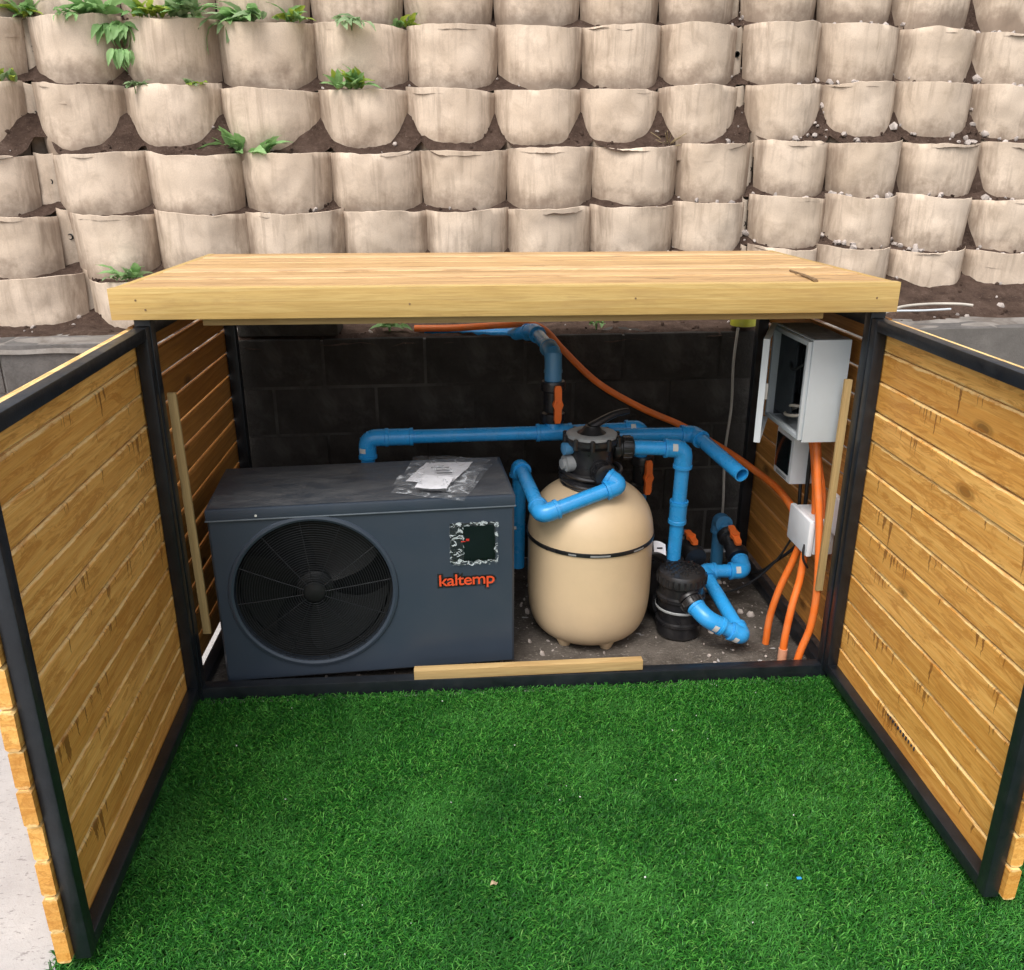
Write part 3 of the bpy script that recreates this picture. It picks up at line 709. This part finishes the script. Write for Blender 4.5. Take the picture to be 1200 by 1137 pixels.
# ------------------------------------------------------------------ sand filter
TX, TY = .281, .40
tank = thing('sand_filter', 'tan pool sand filter tank with black waist band and black valve head', 'sand filter', (TX, TY, -.047))
r0 = .220
prof = [(.03, -.024), (.11, -.032), (.160, -.026), (.193, .003), (.211, .05), (.2185, .11), (r0, .17), (r0, .30), (r0+.001, .338), (r0+.001, .350), (.219, .375), (.212, .412), (.197, .448), (.172, .481), (.140, .507), (.105, .525), (.075, .535)]
def smooth_prof(p, n=4): return [(q.x, q.y) for q in spline([(a, b, 0) for a, b in p], n)]
obj('tank', MB().lathe(smooth_prof(prof), 72, (TX, TY, 0)), 'tan', tank, angle=60)
band = obj('waist_band', MB().lathe([(r0, .337), (r0+.0042, .339), (r0+.0042, .351), (r0, .353)], 72, (TX, TY, 0), cap=False), 'black_pl', tank)
for (a0, a1) in ((-2.05, -1.93), (-1.72, -1.42), (-1.02, -.80)):
    lb = MB().grid(8, 1, lambda u, v: (TX+(r0+.0052)*math.cos(a0+(a1-a0)*u), TY+(r0+.0052)*math.sin(a0+(a1-a0)*u), .342+.006*v)); obj('band_print', lb, 'gray_ring', band)
for a in (-2.3, -1.25, .4, 1.9):
    x, y = TX+.145*math.cos(a), TY+.145*math.sin(a); obj('foot', MB().lathe([(.020, -.046), (.024, -.036), (.034, -.015)], 18, (x, y, 0)), 'tan', tank)
# multiport valve
vb = MB().lathe([(.098, .522), (.104, .530), (.104, .552), (.088, .560), (.076, .572), (.074, .60), (.078, .66), (.088, .668), (.094, .676), (.094, .690), (.088, .694)], 48, (TX-.006, TY, 0))
vh = obj('valve_head', vb, 'black_pl', tank)
obj('valve_cover', MB().lathe([(.088, .690), (.086, .703), (.070, .708), (.050, .706), (.046, .698)], 48, (TX-.006, TY, 0), cap=False), 'gray_ring', vh)
obj('valve_dome', MB().lathe([(.058, .694), (.050, .704), (.036, .712), (.024, .730), (.0, .732)], 32, (TX-.006, TY, 0)), 'black_pl', vh)
bolts = MB()
for k in range(10):
    a = 2*math.pi*k/10+.2; bolts.lathe([(.0085, .664), (.0085, .698), (.005, .702)], 8, (TX-.006+.094*math.cos(a), TY+.094*math.sin(a), 0))
obj('valve_bolts', bolts, 'black_pl', vh)
hd = MB(); path = spline([(TX-.012, TY, .722), (TX+.02, TY+.01, .738), (TX+.075, TY+.035, .757), (TX+.13, TY+.06, .762)], 6)
hd.tube(path, [.017-.007*i/(len(path)-1) for i in range(len(path))], 10)
obj('valve_handle', hd, 'black_pl', vh)
# wrapped clamp at the valve foot
cp = MB()
for k in range(5):
    ph = random.uniform(0, 6); rr_ = .098+.006*math.sin(k*2.1)
    cp.tube([(TX-.006+(rr_+.005*math.sin(3*t+ph))*math.cos(t), TY+(rr_+.005*math.sin(3*t+ph))*math.sin(t), .530+.010*k+.005*math.sin(2*t+ph)) for t in [2*math.pi*i/48 for i in range(49)]], .0075, 7, False)
obj('clamp_wrap', cp, 'black_pl', tank)
def union(mb, p, d, L, r):
    d = Vector(d).normalized(); p = Vector(p)
    prof_ = [(r*.8, 0), (r*.8, L*.15), (r*1.12, L*.2), (r*1.16, L*.3), (r*1.12, L*.42), (r*.95, L*.45), (r*.95, L*.5), (r*1.15, L*.53), (r*1.18, L*.75), (r*1.1, L*.95), (r*.85, L)]
    mb.lathe(prof_, 24, p, d)
    for k in range(12):
        a = 2*math.pi*k/12; u = d.orthogonal().normalized(); w__ = d.cross(u); q = p+d*(L*.56)+(u*math.cos(a)+w__*math.sin(a))*r*1.15
        mb.tube([q, q+d*L*.32], r*.09, 5)
    return mb
obj('right_port', union(MB(), (TX+.055, TY, .650), (1, 0, -.01), .085, .034), 'black_pl', vh)
fp = Vector((TX+.012, TY-.06, .592)); fdir = Vector((.25, -1, -.05))
obj('front_port', union(MB(), fp, fdir, .065, .034), 'black_pl', vh)
obj('side_plug', MB().lathe([(.030, 0), (.030, .03), (.018, .032), (.018, .042), (.0, .043)], 20, (TX-.072, TY-.02, .605), (-1, -.35, 0)), 'gray_ring', vh)
obj('gauge_plug', MB().lathe([(.02, 0), (.022, .03), (.014, .034), (.0, .036)], 16, (TX-.078, TY-.03, .66), (-1, -.3, 0)), 'blue_dim', vh)

# ------------------------------------------------------------------ blue plumbing
PR, FR = .0250, .0312
def pipe_root(label, loc): return thing('pipe_run', label, 'pipe', loc)
def elbow(root, P, d0, d1, m='blue', sticker=None, L=.058, R_=None):
    P = Vector(P); d0 = Vector(d0).normalized(); d1 = Vector(d1).normalized()   # directions away from P
    path = fillet([P+d0*L, P, P+d1*L], .044, 8)
    o = obj('elbow', MB().tube(path, FR, 22, True), m, root)
    for d in (d0, d1):
        col = MB().lathe([(FR-.001, L-.012), (FR+.0024, L-.010), (FR+.0024, L), (PR, L+.0006)], 22, P, d)
        obj('collar', col, m, o)
    if sticker is not None:
        a, side = sticker; d = d0 if a == 0 else d1; s = Vector(side).normalized(); s = (s-d*s.dot(d)).normalized(); t = d.cross(s)
        st = MB().grid(5, 2, lambda u, v: P+d*(L*.55+.018*(v-.5))+(s*math.cos((u-.5)*.8)+t*math.sin((u-.5)*.8))*(FR+.0012)); obj('sticker', st, 'ivory', o)
    return o
def straight(root, a, b, m='blue', r=PR): return obj('pipe', MB().tube([a, b], r, 22), m, root)
def coupling(root, c, d, L=.09, m='blue', name='coupling'):
    c = Vector(c); d = Vector(d).normalized()
    return obj(name, MB().lathe([(PR, -L/2), (FR+.0015, -L/2), (FR+.0015, -L/2+.012), (FR-.0005, -L/2+.014), (FR-.0005, L/2-.014), (FR+.0015, L/2-.012), (FR+.0015, L/2), (PR, L/2)], 24, c, d, cap=False), m, root)
def valve(root, c, d, face, L=.13, hl=.062, label=None):
    """union ball valve: axis d, handle plate towards face"""
    c = Vector(c); d = Vector(d).normalized(); f = Vector(face); f = (f-d*f.dot(d)).normalized(); t = d.cross(f)
    r = .033
    mb = MB().lathe([(r*.9, -L*.5), (r*1.25, -L*.5), (r*1.32, -L*.44), (r*1.32, -L*.28), (r*1.2, -L*.26), (r, -L*.24), (r*1.05, 0), (r, L*.24), (r*1.2, L*.26), (r*1.32, L*.28), (r*1.32, L*.44), (r*1.25, L*.5), (r*.9, L*.5)], 28, c, d)
    mb.tube([c, c+f*.052], .014, 12)
    v = obj('ball_valve', mb, 'black_pl', root)
    hm = MB(); q = c+f*.056
    prof = [(-hl, .009), (-hl*.8, .013), (-.018, .012), (0, .019), (.018, .012), (hl*.8, .013), (hl, .009)]
    out = [(a, b) for a, b in prof]+[(a, -b) for a, b in prof[::-1]]
    n_ = len(out); vs = [q+d*a+t*b-f*.006 for a, b in out]+[q+d*a+t*b+f*(.010-.05*a*a/hl/hl*.1) for a, b in out]
    hm.add(vs, [tuple(range(n_)), tuple(range(2*n_-1, n_-1, -1))]+[(i, i+n_, (i+1) % n_+n_, (i+1) % n_) for i in range(n_)])
    hm.tube([q+f*.004, q+f*.014], .013, 14)
    obj('lever', hm, 'orange_h', v); return v
# 1 rear manifold over the heat pump, with the riser to the wall head
MY = .62; MZ = .640
r1 = pipe_root('long blue pipe behind the heat pump with a riser and orange lever valve', (-.503, .60, .50))
A = Vector((-.503, .60, .640)); T = Vector((.172, MY, .642)); E = Vector((.492, MY, .650))
straight(r1, A, T); straight(r1, T, E); straight(r1, A, (-.505, .595, .30))
elbow(r1, A, (0, 0, -1), T-A, sticker=(0, (-.6, -1, 0)), L=.075)
coupling(r1, A+(T-A).normalized()*.115, T-A, .10); coupling(r1, T, T-A, .13, name='tee')
straight(r1, T, (.169, .632, .70), r=.029)
valve(r1, (.168, .632, .755), (0, .02, 1), (.2, -1, 0.05), .15, .068)
U = Vector((.170, .66, .925)); K = Vector((.128, .94, .955)); K2 = Vector((.04, 1.075, .918)); K3 = Vector((-.30, 1.10, .908))
straight(r1, (.168, .636, .80), U, 'blue_dim', .031); straight(r1, U, K)
elbow(r1, U, (0, -.04, -1), K-U, 'blue_dim', L=.07); elbow(r1, K, U-K, K2-K, L=.05); straight(r1, K, K2); straight(r1, K2, K3)
elbow(r1, E, T-E, (.1, .05, -1), sticker=(0, (0, -1, .5)))
straight(r1, E, (.508, .63, .30)); valve(r1, (.505, .625, .475), (0, 0, 1), (.25, -1, .05), .14, .066)
# 2 filter front port, round to the heat pump side
r2 = pipe_root('bright blue bent pipe across the front of the filter dome', (.34, .25, .48))
a0 = fp+fdir.normalized()*.06; e1 = Vector((.352, .262, .562)); e2 = Vector((.088, .205, .487)); e3 = Vector((.040, .53, .545))
straight(r2, a0, e1); straight(r2, e1, e2); straight(r2, e2, e3)
elbow(r2, e1, a0-e1, e2-e1, L=.052); elbow(r2, e2, e1-e2, e3-e2)
elbow(r2, e3, e2-e3, (-.1, 0, -1), L=.04); straight(r2, e3, (.034, .53, .15))
# 3 filter right port down to the pump
r3 = pipe_root('bright blue pipe dropping from the filter valve to the black pump', (.595, .40, .20))
b0 = Vector((TX+.135, .40, .649)); b1 = Vector((.598, .40, .640)); b2 = Vector((.594, .425, .19))
straight(r3, b0, b1); straight(r3, b1, b2); elbow(r3, b1, b0-b1, b2-b1, sticker=(0, (.1, -1, .4)), L=.07); coupling(r3, b1+(b2-b1)*.53, b2-b1, .085)
# 4 open-ended pipe
r4 = pipe_root('blue pipe with an open end pointing at the viewer', (.68, .58, .60))
c0 = Vector((.30, .575, .640)); c1 = Vector((.684, .585, .636)); c2 = Vector((.765, .275, .584))
straight(r4, c0, c1); elbow(r4, c1, c0-c1, c2-c1, L=.05)
dd = (c2-c1).normalized()
oe = MB().lathe([(PR, 0), (PR, (c2-c1).length), (PR-.004, (c2-c1).length), (PR-.004, .05), (0, .05)], 24, c1, dd, cap=False)
obj('open_pipe', oe, 'blue', r4)
# 5 pump suction loop and its valve
r5 = pipe_root('blue pipe loop on the floor in front of the pump', (.72, .3, -.02))
s0 = Vector((.622, .268, .122)); s1 = Vector((.662, .195, .088)); s2 = Vector((.792, .185, .020)); s3 = Vector((.735, .505, .118)); s4 = Vector((.893, .505, .116)); s5 = Vector((.885, .60, .155))
straight(r5, s0, s1); straight(r5, s1, s2); straight(r5, s2, s3); straight(r5, s3, s4); straight(r5, s4, s5)
elbow(r5, s1, s0-s1, s2-s1, sticker=(1, (0, -1, -.3)), L=.062); elbow(r5, s2, s1-s2, s3-s2, sticker=(0, (0, -1, -.6)), L=.05); elbow(r5, s3, s2-s3, s4-s3, L=.045); elbow(r5, s4, s3-s4, s5-s4, sticker=(0, (0, -1, .6)))
valve(r5, (.880, .625, .168), s5-s4, (-.05, -.35, 1), .13, .05)
straight(r5, (.876, .66, .19), (.872, .74, .22), 'blue_dim'); elbow(r5, (.866, .76, .225), (0, -1, 0), (0, 0, -1), 'blue_dim'); straight(r5, (.866, .76, .22), (.866, .76, -.05), 'blue_dim')
r6 = pipe_root('short blue stub with orange lever valve tucked behind the pump lid', (.70, .62, -.04))
straight(r6, (.70, .70, -.05), (.70, .70, .18), 'blue_dim'); elbow(r6, (.70, .70, .185), (0, 0, -1), (0, -1, 0), 'blue_dim'); valve(r6, (.705, .60, .165), (.1, -1, -.12), (-.05, .15, 1), .13, .05)

# ------------------------------------------------------------------ pump
PX, PY = .607, .345
pump = thing('pool_pump', 'black pool pump with ribbed round strainer lid', 'pump', (PX, PY, -.048))
obj('strainer_body', MB().lathe([(.070, -.046), (.078, -.035), (.078, .005), (.084, .010), (.084, .02), (.077, .024), (.078, .10), (.086, .106), (.086, .118), (.078, .123), (.078, .155), (.083, .16), (.083, .168)], 44, (PX, PY, 0)), 'black_pl', pump)
lid = obj('strainer_lid', MB().lathe([(.080, .160), (.086, .164), (.086, .196), (.080, .206), (.060, .211), (.0, .214)], 44, (PX, PY, 0)), 'black_pl', pump)
kn = MB()
for k in range(26):
    a = 2*math.pi*k/26; q = Vector((PX+.086*math.cos(a), PY+.086*math.sin(a), .168)); kn.tube([q, q+Vector((0, 0, .026))], .0042, 6)
for k in range(9):
    for j in range(9):
        x, y = (k-4)*.015, (j-4)*.015
        if math.hypot(x, y) < .066 and (k+j) % 2 == 0: kn.box((PX+x-.005, PY+y-.004, .208), (PX+x+.005, PY+y+.004, .2185), .002)
obj('lid_ribs', kn, 'black_pl', lid)
obj('motor', MB().lathe([(.045, 0), (.075, .01), (.08, .03), (.08, .22), (.07, .235), (.03, .24)], 32, (PX-.005, PY+.06, .055), (-.25, 1, 0)), 'black_pl', pump)
obj('volute', MB().lathe([(.05, -.03), (.088, -.02), (.09, .03), (.05, .045)], 32, (PX-.01, PY+.08, .06), (-.25, 1, 0)).tube([(.594, .425, .06), (.594, .425, .215)], .038, 20).box((PX-.07, PY+.04, -.046), (PX+.06, PY+.25, -.02), .006), 'black_pl', pump)
obj('suction_port', union(MB(), (PX+.005, PY-.055, .136), (s0-Vector((PX+.005, PY-.055, .136))), .055, .035), 'black_pl', pump)
obj('side_ribs', MB().lathe([(.0865, .066), (.0885, .068), (.0885, .074), (.0865, .076)], 40, (PX, PY, 0), cap=False), 'gray_ring', pump)
obj('paper_tag', MB().grid(4, 4, lambda u, v: (.515+.045*u, .40+.02*v, .252+.035*v-.012*u+.004*math.sin(u*4))), 'paper', pump)
obj('tag_print', MB().box((.526, .4045, .262), (.546, .4055, .268)), 'ink', pump)

# ------------------------------------------------------------------ electrical enclosure on the right wall
EX0, EX1, EY0, EY1, EZ0, EZ1 = .870, 1.0, .102, .412, .748, 1.066
enc = thing('electrical_enclosure', 'pale grey steel electrical box with its door ajar', 'electrical box', ((EX0+EX1)/2, (EY0+EY1)/2, EZ0))
t_ = .004
bx = MB().box((EX0+.012, EY0, EZ0), (EX1, EY0+t_, EZ1), .0015).box((EX0+.012, EY1-t_, EZ0), (EX1, EY1, EZ1), .0015).box((EX1-t_, EY0+t_, EZ0), (EX1-.0002, EY1-t_, EZ1))
bx.box((EX0+.012, EY0+t_, EZ0), (EX1-t_, EY1-t_, EZ0+t_)).box((EX0+.012, EY0+t_, EZ1-t_), (EX1-t_, EY1-t_, EZ1-.0003))
obj('case', bx, 'enclosure', enc)
lip_ = MB().box((EX0, EY0+.006, EZ0+.006), (EX0+.014, EY0+.020, EZ1-.006), .001).box((EX0, EY1-.02, EZ0+.006), (EX0+.014, EY1-.006, EZ1-.006), .001).box((EX0, EY0+.02, EZ0+.006), (EX0+.014, EY1-.02, EZ0+.020), .001).box((EX0, EY0+.02, EZ1-.020), (EX0+.014, EY1-.02, EZ1-.006), .001)
obj('rim', lip_, 'enclosure', enc)
obj('top_dust', MB().grid(16, 20, lambda u, v: (EX0+.018+(EX1-EX0-.02)*u, EY0+.006+(EY1-EY0-.012)*v, EZ1+.001+.003*max(0, nz(u*5, v*6)))), 'enc_dust', enc)
obj('mounting_plate', MB().box((EX1-.022, EY0+.012, EZ0+.012), (EX1-.012, EY1-.012, EZ1-.012)), 'enc_in', enc)
obj('dark_liner', MB().box((EX0+.03, EY1-.012, EZ0+.012), (EX1-.023, EY1-.006, EZ1-.012)), 'enc_in', enc)  # sheet added to darken the inside of the case
obj('inner_panel', MB().box((EX0+.03, EY0+.16, EZ0+.03), (EX0+.036, EY1-.014, EZ1-.03)), 'enc_in', enc)
# hinged leaf: hinge on the far edge
ang = R(24); hx, hy = EX0-.002, EY1-.002; Ld = EY1-EY0+.004
Md = Matrix.Translation((hx, hy, 0)) @ Matrix.Rotation(-ang, 4, 'Z')
dm = MB().box((-.003, -Ld, EZ0-.002), (.0, 0, EZ1+.002), 0, Md).box((0, -Ld, EZ0-.002), (.016, -Ld+.003, EZ1+.002), 0, Md).box((0, -Ld+.003, EZ1-.001), (.016, 0, EZ1+.002), 0, Md).box((0, -Ld+.003, EZ0-.002), (.016, 0, EZ0+.001), 0, Md)
ed = obj('enclosure_door', dm, 'enclosure', enc)
obj('door_lock', MB().box((.0005, -Ld+.035, .875), (.022, -Ld+.047, .925), .002, Md), 'ivory', ed)
obj('gasket', MB().box((.0005, -Ld+.015, EZ0+.01), (.006, -Ld+.022, EZ1-.01), 0, Md), 'cable', ed)
obj('wire', MB().tube(spline([(.955, .36, 1.03), (.92, .33, .98), (.89, .27, .945), (.90, .22, .96), (.95, .19, 1.02), (.975, .18, 1.045)], 8), .005, 8), 'cable', enc)
obj('wire', MB().tube(spline([(.96, .34, .80), (.90, .30, .79), (.885, .23, .80), (.90, .18, .815), (.93, .20, .83), (.90, .26, .825), (.93, .31, .80)], 8), .005, 8), 'white_cable', enc)
obj('terminal_block', MB().box((.95, .17, .80), (.985, .36, .84), .003).box((.955, .2, .90), (.985, .30, .97), .003), 'black_pl', enc)

# small controller, junction box, plate, conduits, cables
ctl = thing('pool_controller', 'small white controller with dark screen below the electrical box', 'controller', (.985, .41, .50))
wx = 1.041
ctm = MB(); P0 = [(.945, .345, .535), (.945, .48, .515), (.945, .48, .665), (.945, .345, .700)]
ctm.box((.955, .335, .522), (wx, .492, .690), .008); obj('housing', ctm, 'white_pl', ctl)
obj('screen', MB().box((.9515, .352, .55), (.956, .476, .675), .0015), 'screen', ctl)
obj('buttons', MB().box((.953, .365, .53), (.956, .46, .54), .001), 'gray_ring', ctl)
jb = thing('junction_box', 'white plastic junction box feeding orange conduits', 'junction box', (1.0, .21, .35))
obj('box_base', MB().box((.972, .125, .352), (wx, .290, .468), .006), 'white_pl', jb)
obj('box_cover', MB().box((.950, .120, .347), (.971, .295, .473), .008), 'white_pl', jb)
obj('lead', MB().tube(spline([(.95, .14, .385), (.944, .13, .36), (.95, .13, .33), (.97, .14, .30)], 6), .004, 8), 'cable', jb)
solo('socket_plate', MB().box((1.022, .085, .435), (wx, .165, .56), .005), 'white_pl', 'thin white plate on the wall half hidden by the right batten', 'wall plate')
def conduit(pts, label, r=.0125, m='orange', name='conduit', cat='conduit', group=None):
    path = spline(pts, 8); mb = MB().tube(path, r, 12)
    return solo(name, mb, m, label, cat, group)
conduit([(.900, .245, -.046), (.905, .245, .06), (.925, .24, .17), (.955, .235, .27), (.972, .225, .346)], 'leftmost orange conduit from the floor up to the junction box')
c2_ = conduit([(.908, .110, -.030), (.912, .115, .06), (.930, .13, .17), (.953, .15, .25), (.965, .165, .346)], 'middle orange conduit with a pale glued end at the floor')
sub = rootloc(c2_); link('glued_sleeve', MB().tube([(.907, .109, -.047), (.909, .112, .012)], .0155, 14).mesh('glued_sleeve', NT('glue_sleeve').out((.62, .30, .18), .35), sub), c2_)
conduit([(.935, .062, -.046), (.950, .066, .03), (.975, .070, .12), (.982, .075, .25), (.975, .10, .45), (.968, .15, .62), (.965, .19, .747)], 'rightmost orange conduit running from the floor to the electrical box')
conduit([(1.0, .20, .469), (.995, .21, .55), (.985, .23, .66), (.97, .25, .747)], 'short orange conduit between the junction box and the electrical box')
conduit([(1.003, .16, .469), (.998, .17, .56), (.985, .20, .66), (.975, .21, .747)], 'second short orange conduit, close beside the one from junction box to electrical box')
conduit([(-.34, 1.09, .945), (-.20, 1.075, .947), (-.088, 1.05, .956), (.02, 1.03, .966), (.096, 1.02, .972), (.150, 1.0, .962), (.19, .985, .935), (.246, .97, .873), (.383, .95, .745), (.554, .92, .648), (.725, .89, .575), (.883, .80, .496), (.96, .67, .455), (.985, .52, .445), (.99, .40, .43), (1.0, .37, .40), (1.01, .36, .35)], 'long orange hose looping off the wall head and down to the right wall', .0135, 'orange', 'orange_hose', 'hose')
conduit([(1.0, .345, .522), (1.005, .34, .42), (1.02, .35, .30), (.99, .45, .18), (.97, .60, .06), (.90, .80, .0), (.80, .86, -.02)], 'black cable from the controller down behind the pump', .006, 'cable', 'cable', 'cable')
conduit([(1.01, .315, .747), (1.012, .32, .66), (1.015, .325, .56), (1.02, .33, .45)], 'black cable hanging under the electrical box', .007, 'cable', 'cable', 'cable')
conduit([(1.02, .40, .30), (.98, .42, .20), (.92, .46, .10), (.84, .52, .02), (.72, .60, -.02), (.66, .62, .0)], 'thin black cable crossing the floor to the pump', .004, 'cable', 'cable', 'cable')
conduit([(.955, 1.015, .945), (.948, 1.012, .80), (.955, 1.01, .62), (.945, 1.01, .42), (.955, 1.005, .2), (.955, 1.0, -.02)], 'dirty white cord hanging down the block wall', .0055, 'white_cable', 'cord', 'cord')
# battens
def batten(label, c, L, w1, t1, rot, m='raw_wood'):
    o = link('wood_batten', MB().box((-L/2, -t1/2, -w1/2), (L/2, t1/2, w1/2), .002).mesh('wood_batten', m), None, c, rot); return tag(o, label, 'batten')
batten('loose pine batten lying along the front sill', (.034, .024, .0275), .740, .034, .030, (0, R(-.35), R(.3)))
batten('upright pine batten beside the left door post', (-.983, .064, .560), .775, .024, .014, (0, R(-90.6), 0))
batten('upright pine batten beside the right door post', (.984, .064, .605), .70, .022, .014, (0, R(-89.7), 0))
# block and tape roll on the wall head
solo('loose_block', MB().box((-1.02, 1.02, .932), (-.635, 1.20, 1.12), .006), 'block_shaded', 'dark concrete block standing on the wall head under the roof', 'block')  # in the darker block colour, shade under the roof painted in
solo('tape_roll', MB().lathe([(.048, 0), (.052, .002), (.052, .048), (.048, .05), (.038, .05), (.038, 0)], 36, (1.0, 1.09, .942)), 'tape', 'yellow green roll of tape on the wall head', 'tape')
# twig on the roof
solo('twig', MB().tube(spline([(.838, .235, ZT+.003), (.832, .14, ZT+.004), (.822, .03, ZT+.003), (.812, -.03, ZT+.003)], 5), [.003]*6+[.0045]*5+[.006]*5, 7), 'twig', 'thin brown twig lying on the right end of the roof', 'twig')
# cable scraps on the soil at right
conduit([(1.55, 1.22, .957), (1.70, 1.26, .966), (1.85, 1.27, .966), (1.99, 1.29, .968)], 'pale grey cable scrap on soil right of the cabinet', .0045, 'enclosure', 'cable_scrap', 'cable')
conduit([(1.62, 1.20, .955), (1.68, 1.24, .967), (1.78, 1.30, .980), (1.92, 1.33, .985), (2.04, 1.32, .985), (2.10, 1.31, .980)], 'dry pale root on soil right of the cabinet', .006, 'white_cable', 'dry_root', 'root')
# debris on turf
solo('leaf_scrap', MB().grid(4, 4, lambda u, v: (-.130+.014*u+.005*v, -.822+.013*v, -.020+.004*math.sin(u*3+v*2))), 'scrap', 'small dry tan leaf scrap lying on the turf', 'leaf')
solo('plastic_chip', MB().box((.588, -.854, -.019), (.599, -.848, -.016), .001), 'blue', 'tiny blue plastic chip lying on the turf', 'chip')
db = [(random.uniform(-.85, .85), random.uniform(-1.0, -.05), -.016, random.uniform(.0012, .0024)) for _ in range(22)]
tag(pebbles('litter_specks', db, 'ivory'), 'tiny pale specks scattered on the turf', 'specks')

# ------------------------------------------------------------------ weeds in the pockets
def leaf_mesh(name, m, lobed, L=1.0):
    mb = MB(); nu, nv = 8, 10
    def f(u, v):
        wv = math.sin(math.pi*min(1, v*.97+.03)**.8)*.20
        if lobed: wv *= .72+.42*abs(math.sin(v*9.5))
        x = (u*2-1)*wv; z = .10*math.sin(v*2.6)-.30*v*v+.14*abs(u*2-1)*wv*2; return (x, v*L, z+.015*math.sin(v*20+u*5))
    mb.grid(nu, nv, f); return mb.mesh(name, m, angle=80, fix=False)
LM = {'o': leaf_mesh('broad_leaf', 'leaf', False), 'l': leaf_mesh('lobed_leaf', 'leaf', True), 'y': leaf_mesh('yellow_leaf', 'leaf_y', True), 'g': leaf_mesh('gray_leaf', 'leaf_g', False)}
def weed(loc, n, size, kinds, label, fan=(-170, -10), up=(5, 60), droop=0):
    t = thing('weed', label, 'weed', loc, 0, 'weeds growing in the pockets')
    for i in range(int(n*1.7)):
        a = R(random.uniform(*fan)); el = R(random.uniform(*up)-droop); s = 1.15*size*random.uniform(.55, 1.15)
        d = Vector((math.cos(a)*math.cos(el), math.sin(a)*math.cos(el), math.sin(el)))
        # leaf local +y along d, local z roughly up
        xx = d.cross(Vector((0, 0, 1))).normalized(); zz = xx.cross(d)
        q = Matrix((xx, d, zz)).transposed().to_euler(); q.rotate_axis('Y', random.uniform(-.6, .6))
        o = link('leaf', LM[random.choice(kinds)], t, (random.uniform(-.6, .6)*size, random.uniform(-.2, .1)*size, random.uniform(0, .1)*size), q); o.scale = (s*random.uniform(.75, 1.1), s, s)
    st = MB()
    for i in range(3): st.tube([(0, 0, -.03), (random.uniform(-.1, .1)*size, -.02*size, .12*size)], .0022, 5)
    link('stem', st.mesh('stem', 'leaf'), t); return t
def at_row(x, ri, d=.03):
    bs, ls = ROWS[ri]; bu, i = bulge_at(bs, x); i = min(i, len(ls)-1); return (x, lipY(x, ls[i])+BULGE-bu+d, ls[i]-.005)
weed(at_row(-1.90, 1), 9, .10, 'oyl', 'yellow green weed at the top left corner')
weed(at_row(-1.70, 1, .0), 7, .07, 'lo', 'small weed spilling over the leftmost top pocket', droop=35)
weed(at_row(-1.60, 1), 10, .11, 'ol', 'bushy weed on the second top pocket from the left')
weed((-1.545, 1.70, 2.10), 14, .085, 'ol', 'long trailing weed hanging down between the first two top pockets', up=(-85, -10))
weed((-1.51, 1.635, 2.00), 10, .07, 'ol', 'tail of trailing weed below the top left pockets', fan=(-130, -50), up=(-95, -50))
weed(at_row(-1.40, 1), 10, .11, 'oyy', 'yellow leaved weed above the second top pocket')
weed(at_row(-1.26, 1), 11, .12, 'oog', 'broad leaved weed at the join of two top pockets')
weed(at_row(-1.14, 1, .02), 12, .15, 'og', 'largest weed, its long leaf hanging over the third top pocket', up=(-50, 45))
weed(at_row(-1.00, 1), 8, .10, 'og', 'leafy weed lying on the third top pocket', droop=10)
weed(at_row(-.845, 1), 9, .085, 'yl', 'small yellow green weed on the top row right of the big weeds')
weed(at_row(-.58, 1, .0), 9, .075, 'g', 'grey green weed folded over the fourth top pocket lip', droop=30)
weed(at_row(-.37, 1), 8, .065, 'yl', 'little upright yellow weed between two top pockets')
weed(at_row(-.60, 2), 16, .085, 'yll', 'bright rosette weed in the second row of pockets', up=(10, 75))
weed(at_row(-1.235, 2), 8, .05, 'yg', 'tiny pale rosette in the second row of pockets')
weed(at_row(-1.47, 2, .0), 8, .05, 'g', 'pale flat weed on the second row near the left', droop=25)
weed(at_row(-1.98, 2), 7, .06, 'gy', 'small pale weed at the left edge in the second row')
weed(at_row(-1.09, 3), 8, .11, 'l', 'lobed weed standing in the third row soil', up=(0, 75))
weed(at_row(-.99, 3), 6, .09, 'l', 'sprawling lobed weed right of the standing one in third row', fan=(-60, 30))
weed(at_row(-1.53, 5, .03), 11, .085, 'gl', 'grey green weed beside the left roof corner', up=(5, 60))
weed((.40, 1.13, .945), 5, .05, 'l', 'small dark weed on the wall head under the roof')
weed((-.44, 1.12, .945), 8, .07, 'l', 'dark leafy weed under the roof left of the orange hose')
dw = thing('dry_weed', 'dry straw coloured weed in the third row right of centre', 'dry weed', at_row(.80, 3, .05))
for i in range(14):
    a = random.uniform(-2.8, -.3); L_ = random.uniform(.05, .11); e_ = random.uniform(.2, 1.3)
    link('dry_stalk', MB().tube([(0, 0, 0), (.5*L_*math.cos(a), .4*L_*math.sin(a), .5*L_*math.sin(e_)), (L_*math.cos(a), .8*L_*math.sin(a), L_*math.sin(e_)*.8)], .002, 5).mesh('dry_stalk', 'dryplant'), dw)
